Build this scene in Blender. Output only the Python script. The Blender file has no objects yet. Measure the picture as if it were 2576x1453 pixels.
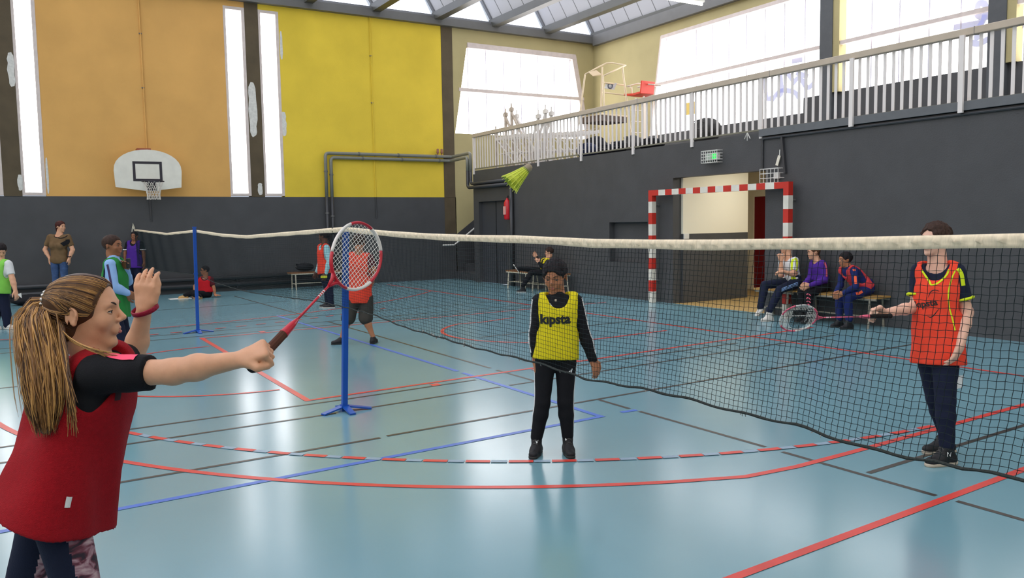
import bpy, math, random
import numpy as np
from mathutils import Vector, Matrix
from mathutils.bvhtree import BVHTree
random.seed(7); np.random.seed(7)
COL = bpy.context.scene.collection
SC = bpy.context.scene
PI = math.pi

# ------------------------------------------------------------------ camera, world, light, exposure
FPX, CAMH, IW, IH = 2047.0, 1.52, 2576.0, 1453.0
def _axes():
    a = np.array([4700-IW/2, -(505-IH/2), -FPX]); b = np.array([50-IW/2, -(581-IH/2), -FPX])
    X = a/np.linalg.norm(a); Y = b/np.linalg.norm(b)
    Z = np.cross(X, Y); Z /= np.linalg.norm(Z)
    m = (X+Y)/np.linalg.norm(X+Y); n = np.cross(Z, m)
    return np.array([(m-n)/math.sqrt(2), (m+n)/math.sqrt(2), Z])
ROT = _axes()
CAM = np.array([0, 0, CAMH])
cam_data = bpy.data.cameras.new('camera'); cam = bpy.data.objects.new('camera', cam_data); COL.objects.link(cam)
cam_data.sensor_width = 36; cam_data.lens = FPX/IW*36; cam_data.clip_start = .05; cam_data.clip_end = 200
M4 = Matrix.Identity(4)
for i in range(3):
    for j in range(3): M4[i][j] = ROT[i][j]
M4.translation = Vector(CAM); cam.matrix_world = M4
SC.camera = cam
world = bpy.data.worlds.new('sky'); SC.world = world; world.use_nodes = True
world.node_tree.nodes['Background'].inputs[0].default_value = (.80, .88, 1, 1)
world.node_tree.nodes['Background'].inputs[1].default_value = 1.0
SC.view_settings.view_transform = 'Standard'; SC.view_settings.look = 'None'
SC.view_settings.gamma = 1; SC.view_settings.use_curve_mapping = False
SC.view_settings.exposure = -0.42
WINDOW_E, ROOF_E, GABLE_E, SKYLIGHT_E = 5.8, .56, 2.0, 2.7

# measured sight lines -> places in the room (metres; +X along the end wall, +Y towards it)
def ray(px, py): return ROT @ np.array([px-IW/2, -(py-IH/2), -FPX])
def gnd(px, py, z=0.0):
    d = ray(px, py); return CAM + d*((z-CAMH)/d[2])
def onY(px, py, y):
    d = ray(px, py); return CAM + d*(y/d[1])
def onX(px, py, x):
    d = ray(px, py); return CAM + d*(x/d[0])
VIEW = ROT @ np.array([0, 0, -1.0])
def atd(px, py, depth):
    d = ray(px, py); return CAM + d*(depth/FPX)
RT = np.array([VIEW[1], -VIEW[0], 0]); RT /= np.linalg.norm(RT)      # horizontal right of the view
FW = np.array([VIEW[0], VIEW[1], 0]); FW /= np.linalg.norm(FW)       # horizontal forward
UP = np.array([0, 0, 1.0])

# ------------------------------------------------------------------ helpers
def nrm(v):
    v = np.asarray(v, float); return v/(np.linalg.norm(v)+1e-12)
def lin(c):
    return tuple(((x/255)/12.92 if x/255 <= .04045 else ((x/255+.055)/1.055)**2.4) for x in c)
MATS = {}
def mat(name, rgb, rough=.6, spec=.5, metal=0, var=.0, vscale=6, bump=0, bscale=80, emit=0, ecol=None, coat=0, stretch=None, alpha=1, trans=0, sheen=0):
    if name in MATS: return MATS[name]
    m = bpy.data.materials.new(name); m.use_nodes = True; nt = m.node_tree; N = nt.nodes; b = N['Principled BSDF']
    c = lin(rgb)
    b.inputs['Base Color'].default_value = (*c, 1); b.inputs['Roughness'].default_value = rough
    b.inputs['Specular IOR Level'].default_value = spec; b.inputs['Metallic'].default_value = metal
    b.inputs['Coat Weight'].default_value = coat
    if sheen: b.inputs['Sheen Weight'].default_value = sheen
    if emit:
        b.inputs['Emission Color'].default_value = (*lin(ecol or rgb), 1); b.inputs['Emission Strength'].default_value = emit
    if var or bump:
        tc = N.new('ShaderNodeTexCoord'); src = tc.outputs['Object']
        if stretch:
            mp = N.new('ShaderNodeMapping'); mp.inputs['Scale'].default_value = stretch
            nt.links.new(src, mp.inputs[0]); src = mp.outputs[0]
    if var:
        n = N.new('ShaderNodeTexNoise'); n.inputs['Scale'].default_value = vscale; n.inputs['Detail'].default_value = 5
        nt.links.new(src, n.inputs[0])
        r = N.new('ShaderNodeValToRGB'); e = r.color_ramp.elements
        e[0].position = .32; e[1].position = .68
        e[0].color = (*[x*(1-var) for x in c], 1); e[1].color = (*[min(1, x*(1+var)) for x in c], 1)
        nt.links.new(n.outputs['Fac'], r.inputs[0]); nt.links.new(r.outputs[0], b.inputs['Base Color'])
    if bump:
        n2 = N.new('ShaderNodeTexNoise'); n2.inputs['Scale'].default_value = bscale; n2.inputs['Detail'].default_value = 3
        nt.links.new(src, n2.inputs[0])
        bp = N.new('ShaderNodeBump'); bp.inputs['Strength'].default_value = bump; bp.inputs['Distance'].default_value = .01
        nt.links.new(n2.outputs['Fac'], bp.inputs['Height']); nt.links.new(bp.outputs[0], b.inputs['Normal'])
    MATS[name] = m; return m

class MB:
    """collects vertices and faces for ONE mesh"""
    def __init__(s): s.v = []; s.f = []; s.m = []; s.cur = 0
    def add(s, vs, fs):
        o = len(s.v); s.v += [tuple(map(float, p)) for p in vs]
        for f in fs: s.f.append(tuple(i+o for i in f)); s.m.append(s.cur)
        return s
    def box(s, x0, x1, y0, y1, z0, z1):
        return s.add([(x, y, z) for z in (z0, z1) for y in (y0, y1) for x in (x0, x1)],
            [(0,2,3,1), (4,5,7,6), (0,1,5,4), (2,6,7,3), (0,4,6,2), (1,3,7,5)])
    def obox(s, c, ax, ay, az):
        c = np.asarray(c, float); ax, ay, az = map(lambda q: np.asarray(q, float), (ax, ay, az))
        return s.add([c+i*ax+j*ay+k*az for k in (-1, 1) for j in (-1, 1) for i in (-1, 1)],
            [(0,2,3,1), (4,5,7,6), (0,1,5,4), (2,6,7,3), (0,4,6,2), (1,3,7,5)])
    def bar(s, a, b, w, h, up=(0, 0, 1)):
        a = np.asarray(a, float); b = np.asarray(b, float); d = nrm(b-a)
        u = np.asarray(up, float)
        if abs(np.dot(d, u)) > .95: u = np.array([1., 0, 0])
        sd = nrm(np.cross(d, u)); u = np.cross(sd, d)
        return s.obox((a+b)/2, d*np.linalg.norm(b-a)/2, sd*w/2, u*h/2)
    def tube(s, pts, r, n=8, closed=False, caps=True, flat=1.0):
        P = [np.asarray(p, float) for p in pts]; L = len(P); o = len(s.v)
        rs = r if hasattr(r, '__len__') else [r]*L
        ref = None; ring = []
        for i in range(L):
            if closed: t = P[(i+1) % L]-P[i-1]
            else: t = P[min(i+1, L-1)]-P[max(i-1, 0)]
            t = nrm(t)
            if ref is None:
                ref = np.cross(t, UP if abs(t[2]) < .9 else np.array([1., 0, 0]))
            ref = nrm(ref-t*np.dot(ref, t)); b2 = np.cross(t, ref)
            for k in range(n):
                a = 2*PI*k/n; s.v.append(tuple(P[i]+rs[i]*(math.cos(a)*ref+flat*math.sin(a)*b2)))
        for i in range(L if closed else L-1):
            for k in range(n):
                a0 = o+i*n+k; a1 = o+i*n+(k+1) % n; c0 = o+((i+1) % L)*n+k; c1 = o+((i+1) % L)*n+(k+1) % n
                s.f.append((a0, a1, c1, c0)); s.m.append(s.cur)
        if caps and not closed:
            s.f.append(tuple(o+k for k in range(n))[::-1]); s.m.append(s.cur)
            s.f.append(tuple(o+(L-1)*n+k for k in range(n))); s.m.append(s.cur)
        return s
    def prism(s, poly, n, h):
        """planar polygon (3-D points) pushed along n by h"""
        P = [np.asarray(p, float) for p in poly]; n = np.asarray(n, float); L = len(P)
        return s.add(P+[p+n*h for p in P], [tuple(range(L))[::-1], tuple(range(L, 2*L))]+[(i, (i+1) % L, L+(i+1) % L, L+i) for i in range(L)])
    def lathe(s, prof, c=(0, 0, 0), ax=(0, 0, 1), n=24):
        c = np.asarray(c, float); ax = nrm(ax)
        u = nrm(np.cross(ax, (1, 0, 0) if abs(ax[0]) < .9 else (0, 1, 0))); w = np.cross(ax, u); o = len(s.v)
        for r, z in prof:
            for k in range(n):
                a = 2*PI*k/n; s.v.append(tuple(c+ax*z+r*(math.cos(a)*u+math.sin(a)*w)))
        for i in range(len(prof)-1):
            for k in range(n):
                s.f.append((o+i*n+k, o+i*n+(k+1) % n, o+(i+1)*n+(k+1) % n, o+(i+1)*n+k)); s.m.append(s.cur)
        return s
    def build(s, name, mats, parent=None, smooth=False, bevel=0, origin=None):
        me = bpy.data.meshes.new(name)
        v = s.v
        if origin is not None: v = [tuple(np.asarray(p)-np.asarray(origin)) for p in v]
        me.from_pydata(v, [], s.f)
        for m in (mats if isinstance(mats, (list, tuple)) else [mats]): me.materials.append(m)
        if isinstance(mats, (list, tuple)) and len(mats) > 1:
            me.polygons.foreach_set('material_index', s.m)
        if smooth: me.polygons.foreach_set('use_smooth', [True]*len(me.polygons))
        me.update()
        o = bpy.data.objects.new(name, me); COL.objects.link(o)
        if origin is not None: o.location = Vector(origin)
        if bevel:
            bm = o.modifiers.new('b', 'BEVEL'); bm.width = bevel; bm.segments = 2; bm.limit_method = 'ANGLE'
        if parent is not None: par(o, parent)
        return o
def par(o, p):
    o.parent = p
    if p.type == 'EMPTY' or p.location.length > 0: o.matrix_parent_inverse = Matrix.Translation(-p.location)
def thing(name, label, cat, loc=(0, 0, 0), group=None):
    o = bpy.data.objects.new(name, None); COL.objects.link(o); o.location = Vector(tuple(map(float, loc))); o.empty_display_size = .1
    return tag(o, label, cat, group)
def tag(o, label, cat, group=None):
    o['label'] = label; o['category'] = cat
    if group: o['group'] = group
    return o
def struct(o, label=None, cat=None):
    o['kind'] = 'structure'
    if label: o['label'] = label
    if cat: o['category'] = cat
    return o
def stuff(o): o['kind'] = 'stuff'; return o
def share(o, name, loc, parent, label=None):
    c = bpy.data.objects.new(name, o.data); COL.objects.link(c); c.location = Vector(tuple(map(float, loc)))
    for m in o.modifiers:
        if m.type == 'BEVEL':
            b = c.modifiers.new('b', 'BEVEL'); b.width = m.width; b.segments = m.segments; b.limit_method = m.limit_method
    if parent is not None: par(c, parent)
    return c
# ------------------------------------------------------------------ room shell
YF, XR, XB, XL, YB = 20.3, 10.22, 15.23, -10.4, -2.2
ZT, ZP = 7.05, 2.26
m_dark = mat('dark_grey_paint', (74, 74, 75), .55, .35, var=.07, vscale=2.5, bump=.25, bscale=60)
m_orange = mat('ochre_paint', (220, 168, 94), .7, .3, var=.06, vscale=1.2, bump=.25, bscale=50)
m_yellow = mat('yellow_paint', (226, 196, 62), .7, .3, var=.06, vscale=1.2, bump=.25, bscale=50)
m_cream = mat('cream_paint', (178, 165, 119), .7, .3, var=.05, vscale=1.5, bump=.2, bscale=50)
m_brown = mat('dark_brown_paint', (88, 76, 56), .6, .3, var=.12, vscale=3, bump=.3, bscale=40)
m_steel = mat('grey_steel', (100, 99, 96), .45, .5, var=.05, vscale=4)
m_gsteel = mat('beam_grey', (76, 75, 68), .4, .5, var=.08, vscale=3)
m_frame = mat('pinkish_white_frame', (214, 200, 192), .5, .4, var=.06, vscale=8)
m_white = mat('white_paint', (225, 222, 214), .5, .4, var=.04, vscale=5)
m_patch = mat('white_filler_patch', (214, 212, 204), .8, .2, var=.1, vscale=20, bump=.4, bscale=30)
m_pane = mat('frosted_pane', (250, 250, 255), .3, .3, emit=WINDOW_E, ecol=(253, 251, 250))
m_gable = mat('gable_pane', (235, 240, 252), .3, .3, emit=GABLE_E, ecol=(232, 238, 255))
m_roofp = mat('translucent_roof_sheet', (120, 120, 124), .5, .3, emit=ROOF_E, ecol=(214, 215, 222))
m_sky = mat('clear_roof_glazing', (225, 232, 245), .4, .3, emit=SKYLIGHT_E, ecol=(238, 241, 250))
mat('glazing_profile', (214, 210, 222), .5, .3)
m_joint = mat('dark_joint', (120, 120, 122), .6, .3)

# floor with a sealed, slightly scuffed sports coating
def floor_mat():
    m = bpy.data.materials.new('blue_sports_floor'); m.use_nodes = True; nt = m.node_tree; N = nt.nodes; b = N['Principled BSDF']
    tc = N.new('ShaderNodeTexCoord')
    n1 = N.new('ShaderNodeTexNoise'); n1.inputs['Scale'].default_value = .7; n1.inputs['Detail'].default_value = 6
    n2 = N.new('ShaderNodeTexNoise'); n2.inputs['Scale'].default_value = 9; n2.inputs['Detail'].default_value = 8; n2.inputs['Roughness'].default_value = .7
    for n in (n1, n2): nt.links.new(tc.outputs['Object'], n.inputs[0])
    r = N.new('ShaderNodeValToRGB'); e = r.color_ramp.elements
    e[0].position = .3; e[1].position = .7; e[0].color = (*lin((112, 154, 165)), 1); e[1].color = (*lin((119, 161, 171)), 1)
    nt.links.new(n1.outputs['Fac'], r.inputs[0])
    # scuffs: thin streaks from stretched noise
    mp = N.new('ShaderNodeMapping'); mp.inputs['Scale'].default_value = (2.2, 16, 1); mp.inputs['Rotation'].default_value = (0, 0, .6)
    nt.links.new(tc.outputs['Object'], mp.inputs[0])
    n3 = N.new('ShaderNodeTexNoise'); n3.inputs['Scale'].default_value = 2.2; n3.inputs['Detail'].default_value = 9; n3.inputs['Roughness'].default_value = .75
    nt.links.new(mp.outputs[0], n3.inputs[0])
    r3 = N.new('ShaderNodeValToRGB'); r3.color_ramp.elements[0].position = .62; r3.color_ramp.elements[1].position = .72
    nt.links.new(n3.outputs['Fac'], r3.inputs[0])
    mx = N.new('ShaderNodeMixRGB'); mx.blend_type = 'MIX'; mx.inputs[2].default_value = (*lin((88, 124, 134)), 1)
    sc = N.new('ShaderNodeMath'); sc.operation = 'MULTIPLY'; sc.inputs[1].default_value = .12
    nt.links.new(r3.outputs[0], sc.inputs[0]); nt.links.new(sc.outputs[0], mx.inputs[0]); nt.links.new(r.outputs[0], mx.inputs[1])
    nt.links.new(mx.outputs[0], b.inputs['Base Color'])
    rr = N.new('ShaderNodeMapRange'); rr.inputs['To Min'].default_value = .185; rr.inputs['To Max'].default_value = .215
    nt.links.new(n2.outputs['Fac'], rr.inputs['Value']); nt.links.new(rr.outputs[0], b.inputs['Roughness'])
    b.inputs['Specular IOR Level'].default_value = .9
    return m
m_floor = floor_mat()
fl = struct(MB().box(XL, XR, YB, YF, -.12, 0).build('floor', m_floor), 'blue sports hall floor with painted court lines')
# passage floor behind the doorway
m_tan = mat('tan_floor', (176, 146, 92), .55, .4, var=.08, vscale=10)
struct(MB().box(XR, 13.7, 8.9, 13.6, -.12, -.002).build('floor', m_tan), 'tan floor of the passage behind the open doorway')

# painted court lines: thin strips on the floor
m_lr = mat('red_line_paint', (214, 66, 56), .35, .5, var=.08, vscale=8)
m_lk = mat('black_line_paint', (62, 56, 50), .35, .5, var=.1, vscale=8)
m_lb = mat('blue_line_paint', (72, 112, 200), .35, .5, var=.08, vscale=8)
m_lg = mat('grey_line_patch', (140, 164, 182), .35, .5)
_lz = [0.0012]
def strip(pts, w, m, name='line_marking'):
    P = [np.array([p[0], p[1]]) for p in pts]; mb = MB(); Lf, Rg = [], []
    _lz[0] += .00004; z = _lz[0]
    for i in range(len(P)):
        t = nrm(P[min(i+1, len(P)-1)]-P[max(i-1, 0)]); n = np.array([-t[1], t[0]])
        Lf.append((*(P[i]+n*w/2), z)); Rg.append((*(P[i]-n*w/2), z))
    v = Lf+Rg; k = len(P)
    mb.add(v, [(i, k+i, k+i+1, i+1) for i in range(k-1)])
    return mb.build(name, m, fl)
def arcpts(c, r, a0, a1, n=40):
    return [(c[0]+r*math.cos(math.radians(a0+(a1-a0)*i/n)), c[1]+r*math.sin(math.radians(a0+(a1-a0)*i/n))) for i in range(n+1)]
K = .036
for a, b in [((4.13,12.59),(4.165,7.39)), ((4.165,7.26),(4.165,6.52)), ((4.165,5.55),(4.165,5.1)), ((4.17,4.98),(4.19,3.71)), ((4.19,3.57),(4.2,2.53)), ((4.21,2.42),(4.24,-1.5)),
             ((4.01,18.64),(4.1,13.53)), ((-6,16.0),(4.67,16.58)), ((-5,13.2),(2.04,13.36)), ((2.11,13.4),(9.3,13.8)), ((-5,12.2),(9.3,12.83)), ((-5,11.75),(4.2,12.12)), ((4.2,12.13),(9.3,12.4)),
             ((-3,6.6),(2.41,6.81)), ((2.41,6.81),(3.73,6.92)), ((4.9,6.97),(7.5,7.1)), ((-3,6.14),(2.12,6.34)), ((2.28,6.36),(3.75,6.48)), ((3.86,6.49),(9.0,6.83)), ((-3,5.2),(2.13,5.41)), ((2.19,5.43),(9.1,5.79)),
             ((4.25,2.98),(9.5,3.2)), ((-5,9.15),(-.1,9.28)), ((5.2,9.5),(8.05,9.65))]:
    strip([a, b], K, m_lk)
for a, b in [((3.7,14.0),(3.8,7.44)), ((3.8,7.33),(3.81,5.02))]: strip([a, b], .05, m_lb)
strip([(3.84,5.02), (1.83,4.91), (-1.5,4.72)], .05, m_lb); strip([(4.03,5.04), (4.18,5.03)], .05, m_lb)
for a, b, w in [((2.075,11.85),(2.075,6.94),.06), ((2.05,6.95),(4.55,7.13),.05), ((4.55,7.13),(9.4,7.5),.05), ((2.05,11.78),(9.4,12.2),.045), ((3.3,6.98),(3.3,6.88),.09), ((4.5,7.06),(4.5,6.98),.08), ((2.94,11.9),(2.94,12.05),.08), ((5.1,7.16),(5.1,7.28),.16),
                ((8.0,19.5),(8.05,6.77),.05), ((8.05,6.77),(8.04,3.5),.05), ((-4,2.1),(9.6,2.72),.05)]:
    strip([a, b], w, m_lr)
strip(arcpts((2.0,9.25), 1.67, 90, 270), .045, m_lr)
strip([(6.75,11.17), (6.0,10.95)]+arcpts((6.3,9.78), 1.37, 118, 262, 24)+[(6.6,8.43), (7.6,8.5)], .05, m_lr)
strip(arcpts((5.55,8.96), 5.95, 186, 247, 50)+[(3.6,3.335), (4.0,3.30), (4.5,3.31), (5.82,3.36), (9.4,3.5)], .05, m_lr)
strip(arcpts((.6,23.0), 9.6, 225, 320, 50), .045, m_lr)
c0 = (5.83, 9.23); r0 = 5.825
a = 190.0
while a < 268:
    strip(arcpts(c0, r0, a, a+1.55, 2), .05, m_lr); strip(arcpts(c0, r0, a+1.6, a+2.62, 2), .05, m_lg)
    a += 2.72
a = 228.0
while a < 300:
    strip(arcpts((.6,23.0), 10.4, a, a+.9, 2), .045, m_lr); a += 1.8

# ---- walls -------------------------------------------------------
def wall(name, quads, mats, label):
    mb = MB()
    for q in quads: mb.cur = q[0]; mb.box(*q[1:])
    return struct(mb.build(name, mats), label)
T = .3
wins = [(-.70, -.25), (.09, .53), (4.38, 4.87), (5.19, 5.68)]           # slit windows of the end wall (x from, to)
q = [(0, XL, 10.2, YF, YF+T, 0, ZP), (0, 10.2, 10.44, YF, YF+T, 0, ZP-1.0), (4, 10.2, 10.44, YF, YF+T, ZP-1.0, ZP), (4, 10.08, 10.2, YF-.004, YF, 1.2, ZP)]
for x0, x1, c in [(XL, -.7, 1), (.53, 4.38, 1), (5.68, 10.08, 2)]: q.append((c, x0, x1, YF, YF+T, ZP, ZT))
for x0, x1 in [(-.25, .09), (4.87, 5.19), (10.08, 10.42)]: q.append((4, x0, x1, YF-.01, YF+T, ZP, ZT))
for (x0, x1), c in zip(wins, (1, 1, 1, 2)): q.append((c, x0, x1, YF, YF+T, 6.74, ZT))
# cream part over the stairs with its trapezoid window
q += [(3, 10.42, 15.3, YF, YF+T, 6.52, ZT), (3, 10.42, 15.3, YF, YF+T, 0, 4.02)]
wb = wall('wall_back', q, [m_dark, m_orange, m_yellow, m_cream, m_brown], 'end wall painted ochre, yellow and cream above dark grey')
mb = MB()
mb.prism([(10.42,YF,4.02),(10.46,YF,4.02),(10.89,YF,6.52),(10.42,YF,6.52)], (0,1,0), T)
mb.prism([(15.3,YF,4.02),(15.06,YF,4.02),(14.56,YF,6.52),(15.3,YF,6.52)][::-1], (0,1,0), T)
mb.build('wall_panel', m_cream, wb)
# dark dado following the stairs
mb = MB(); mb.prism([(10.44,YF-.012,0),(10.44,YF-.012,1.24),(13.6,YF-.012,3.47),(13.6,YF-.012,0)], (0,1,0), .01); mb.build('wall_panel', m_dark, wb)
# joint cable grooves and filler patches
def blob(cx, cz, w, h, y, seed):
    rr = random.Random(seed); n = 22; pts = []
    for i in range(n):
        a = 2*PI*i/n; k = rr.uniform(.75, 1.1)
        pts.append((cx+w/2*k*math.copysign(abs(math.cos(a))**.6, math.cos(a)), y, cz+h/2*math.copysign(abs(math.sin(a))**.8, math.sin(a))*rr.uniform(.93, 1)))
    return pts
mb = MB()
for i, (cx, cz, w, h, y) in enumerate([(4.98, 4.35, .2, 1.35, YF-.013), (.03, 4.9, .14, .75, YF-.013), (5.72, 4.05, .13, .62, YF-.004), (5.73, 5.95, .07, .7, YF-.004), (5.08, 2.45, .12, .3, YF-.013), (.06, 2.55, .1, .35, YF-.013), (.57, 2.7, .05, .8, YF-.004)]):
    mb.prism(blob(cx, cz, w, h, y, i)[::-1], (0, 1, 0), .003)
mb.build('filler_patch', m_patch, wb)['label'] = 'white filler patches beside the slit windows'

def slit_window(i, x0, x1, cut=0):
    fr = MB(); y = YF; z0, z1 = 2.28, 6.74
    fw = .055
    fr.box(x0, x0+fw, y-.005, y+.2, z0, z1); fr.box(x1-fw*1.3, x1, y-.005, y+.2, z0, z1); fr.box(x0+fw, x1-fw*1.3, y-.004, y+.2, z1-.07, z1); fr.box(x0+fw, x1-fw*1.3, y-.004, y+.2, z0, z0+.06)
    o = struct(fr.build('window_%d' % i, m_frame), 'tall narrow frosted slit window in the end wall')
    zs = [z0+.06, z1-.07]
    MB().box(x0+fw, x1-fw*1.3, y+.13, y+.15, zs[0], zs[1]).build('pane', m_pane, o)
    return o
for i, (x0, x1) in enumerate(wins): slit_window(i+1, x0, x1)

# trapezoid window of the end wall
def quadpane(P, n, t=.012):
    return MB().prism(P, n, t)
w5 = MB(); yy = YF
tb = [(10.46,4.03),(10.89,6.5),(14.56,6.5),(15.06,4.03)]
def fbar(mb, a, b, w=.12, y0=YF-.01, y1=YF+.2):
    mb.prism([(a[0],y0,a[1]),(b[0],y0,b[1]),(b[0]+w,y0,b[1]),(a[0]+w,y0,a[1])], (0,1,0), y1-y0)
w5.box(10.89, 14.56, yy-.02, yy+.2, 6.38, 6.52); fbar(w5, (14.92,4.03), (14.42,6.5), .16)
w5.box(10.6, 14.85, yy-.03, yy+.1, 5.18, 5.27)
w5 = struct(w5.build('window_5', m_frame), 'trapezoid window of frosted panes in the end wall over the gallery')
xs = [10.46, 10.95, 11.53, 12.11, 12.69, 13.27, 13.85, 14.43, 15.06]
def cl(x, z):
    t = (z-4.03)/(6.5-4.03); return min(max(x, 10.46+.43*t), 15.06-.5*t)
for i in range(8):
    x0, x1 = xs[i]+.008, xs[i+1]-.008
    for z0, z1 in ((4.03, 5.2), (5.24, 6.45)):
        P = [(cl(x0,z0),YF+.12,z0),(cl(x1,z0),YF+.12,z0),(cl(x1,z1),YF+.12,z1),(cl(x0,z1),YF+.12,z1)]
        quadpane(P[::-1], (0,1,0)).build('pane', m_pane, w5)
for xj in xs[1:-1]: MB().box(xj-.011, xj+.011, YF+.105, YF+.125, 4.03, 6.45 if 10.9 < xj else 6.4).build('glazing_joint', MATS['glazing_profile'], w5)
MB().prism([(10.46,YF+.15,4.03),(15.06,YF+.15,4.03),(14.56,YF+.15,6.5),(10.89,YF+.15,6.5)][::-1], (0,1,0), .02).build('joint_backing', mat('lilac_joint', (205,203,215), .5, emit=.9, ecol=(215,215,232)), w5)

# gallery back wall
q = [(0, XB, XB+T, YB, 12.49, 2.9, 4.21), (0, XB, XB+T, 12.49, YF, 2.9, 3.88), (1, XB, XB+T, YB, YF, 6.52, ZT), (1, XB, XB+T, 17.85, YF, 3.88, 6.52), (0, XB, XB+T, YB, YF, 0, 2.9)]
gw = []
cols = [(11.66, 11.98), (8.05, 8.37), (4.44, 4.76), (.83, 1.15)]
for y0, y1 in cols:
    q += [(2, XB-.12, XB+T, y0, y1, 2.9, ZT), (1, XB-.1, XB+T, y0-.16, y0, 4.21, ZT)]
wg = wall('wall_gallery', q, [m_dark, m_cream, mat('column_grey', (84,86,88), .55, .35, var=.06)], 'cream wall behind the gallery with dark grey dado and columns')
mb = MB(); mb.prism([(XB,17.85,3.88),(XB,17.72,3.88),(XB,17.25,6.52),(XB,17.85,6.52)], (1,0,0), T); mb.build('wall_panel', m_cream, wg)
def gal_window(i, y0, y1, zb, extra=None, slant=False, n=6, label=''):
    f = MB(); f.box(XB-.08, XB+.02, y0, y1-(.2 if slant else 0), 5.19, 5.27); f.box(XB-.02, XB+.2, y0, y1-(.5 if slant else 0), 6.44, 6.53)
    if slant: f.prism([(XB-.01,17.72,3.88),(XB-.01,17.66,3.88),(XB-.01,17.2,6.52),(XB-.01,17.25,6.52)], (1,0,0), .2)
    o = struct(f.build('window_%d' % i, m_frame), label)
    ys = list(np.linspace(y0, y1, n+1))
    for k in range(n):
        a, b = ys[k]+.008, ys[k+1]-.008
        for z0, z1 in ((zb, 5.2), (5.24, 6.48)):
            zz = z0
            if extra and b > extra[0]+.02 and z0 == zb: zz = extra[1]
            def cy(y, z): return min(y, 17.72-.47*(z-3.88)/2.64) if slant else y
            P = [(XB+.12,cy(a,zz),zz),(XB+.12,cy(b,zz),zz),(XB+.12,cy(b,z1),z1),(XB+.12,cy(a,z1),z1)]
            quadpane(P, (1,0,0)).build('pane', m_pane, o)
    for yj in ys[1:-1]: MB().box(XB+.105, XB+.125, yj-.012, yj+.012, (extra[1] if extra and yj > extra[0] else zb), 6.48).build('glazing_joint', MATS['glazing_profile'], o)
    MB().box(XB+.15, XB+.17, y0, y1, min(zb, extra[1]) if extra else zb, 6.5).build('joint_backing', MATS['lilac_joint'], o)
    return o
gA = gal_window(6, 11.98, 17.72, 4.21, (12.49, 3.88), True, 10, 'large frosted window behind the umpire chair with faint graffiti outside')
gB = gal_window(7, 8.37, 11.5, 4.21, None, False, 5, 'frosted gallery window right of the dark column')
gC = gal_window(8, 4.76, 7.89, 4.21, None, False, 5, 'frosted gallery window at the right edge of the view')
gal_window(9, 1.15, 4.28, 4.21, None, False, 5, 'frosted gallery window beyond the right edge of the view')
# graffiti seen through the frosted sheets
m_graf = mat('faint_graffiti', (196, 196, 216), .5, emit=.45, ecol=(205, 208, 236))
def graf(par_, strokes, s=.09):
    mb = MB()
    for st in strokes:
        P = []
        for k in range(len(st)-1):
            for t in np.linspace(0, 1, 6, endpoint=False): P.append(np.array(st[k])*(1-t)+np.array(st[k+1])*t)
        P.append(np.array(st[-1])); Q = []
        for k in range(len(P)): Q.append(sum(P[max(0, k-2):k+3])/len(P[max(0, k-2):k+3]))
        mb.tube([(XB+.117, p[0], p[1]) for p in Q], s/2, 8, flat=.06 if False else 1)
    mb.v = [(XB+.119-.004*(1 if x > XB+.117 else -1), y, z) for x, y, z in mb.v]
    o = mb.build('graffiti', m_graf, par_); o['label'] = 'faint lilac graffiti strokes on the pane'
def gp(l): return [[(lambda P: (P[1], P[2]))(onX(x, y, XB+.11)) for x, y in st] for st in l]
graf(gA, gp([[(1925,165),(1925,250),(1945,245)], [(1960,160),(1968,240),(1950,238)], [(1985,155),(2025,148)], [(1995,180),(2040,195)], [(1990,215),(2010,190),(2030,225),(2050,205)], [(1935,262),(1960,225),(2000,230),(2010,250)], [(1970,170),(2000,210)]]), .13)
graf(gB, gp([[(2455,75),(2475,50),(2480,10),(2460,5),(2455,40),(2485,45),(2495,20)], [(2380,72),(2495,52)], [(2440,105),(2460,112),(2490,95),(2495,115)], [(2445,100),(2475,85)]]), .13)
graf(gC, gp([[(2555,30),(2576,20)], [(2555,60),(2576,75)]]), .13)
MB().box(XB+.112, XB+.118, 16.05, 16.42, 4.3, 4.62).build('note', mat('yellow_paper', (236, 206, 110), .7), gA)['label'] = 'yellow paper note on the pane'

# gallery front wall, slab, passage
q = [(0, XR, XR+.2, YB, 9.1, 0, 2.82), (0, XR, XR+.2, 9.1, 11.25, 2.29, 2.89), (0, XR, XR+.2, 11.25, 11.95, 0, 2.89), (0, XR, XR+.2, 11.95, 13.13, 0, .71), (0, XR, XR+.2, 11.95, 13.13, 1.5, 2.89),
     (0, XR+.13, XR+.2, 11.95, 13.13, .7, 1.5), (0, XR, XR+.2, 13.13, 17.17, 0, 2.89), (0, XR, XR+.2, 17.17, 18.6, 2.08, 2.89), (0, XR, XR+.2, 18.6, 18.87, 0, 2.89)]
wall('wall_right', q, [m_dark], 'dark grey wall under the gallery with a niche and two doorways')
MB().box(XR-.05, XR+.3, YB, 9.2, 2.83, 2.94).build('trim_1', mat('slab_edge_grey', (104, 106, 108), .6, .3, var=.06))
struct(bpy.data.objects['trim_1'], 'projecting slab edge of the gallery')
struct(MB().box(XR+.2, XB+.02, YB, 18.87, 2.72, 2.89).build('floor_gallery', m_dark), 'raised gallery floor')
d1 = struct(MB().box(XR+.1, XR+.16, 17.17, 18.6, 0, 2.08).build('door_1', mat('door_grey', (66, 67, 71), .5, .4)), 'dark grey double door under the gallery')
MB().box(XR+.09, XR+.1, 17.86, 17.88, 0, 2.08).build('joint', mat('black_gap', (18, 18, 20), .8), d1)
m_pass = mat('cream_passage', (238, 231, 210), .6, .3)
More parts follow.
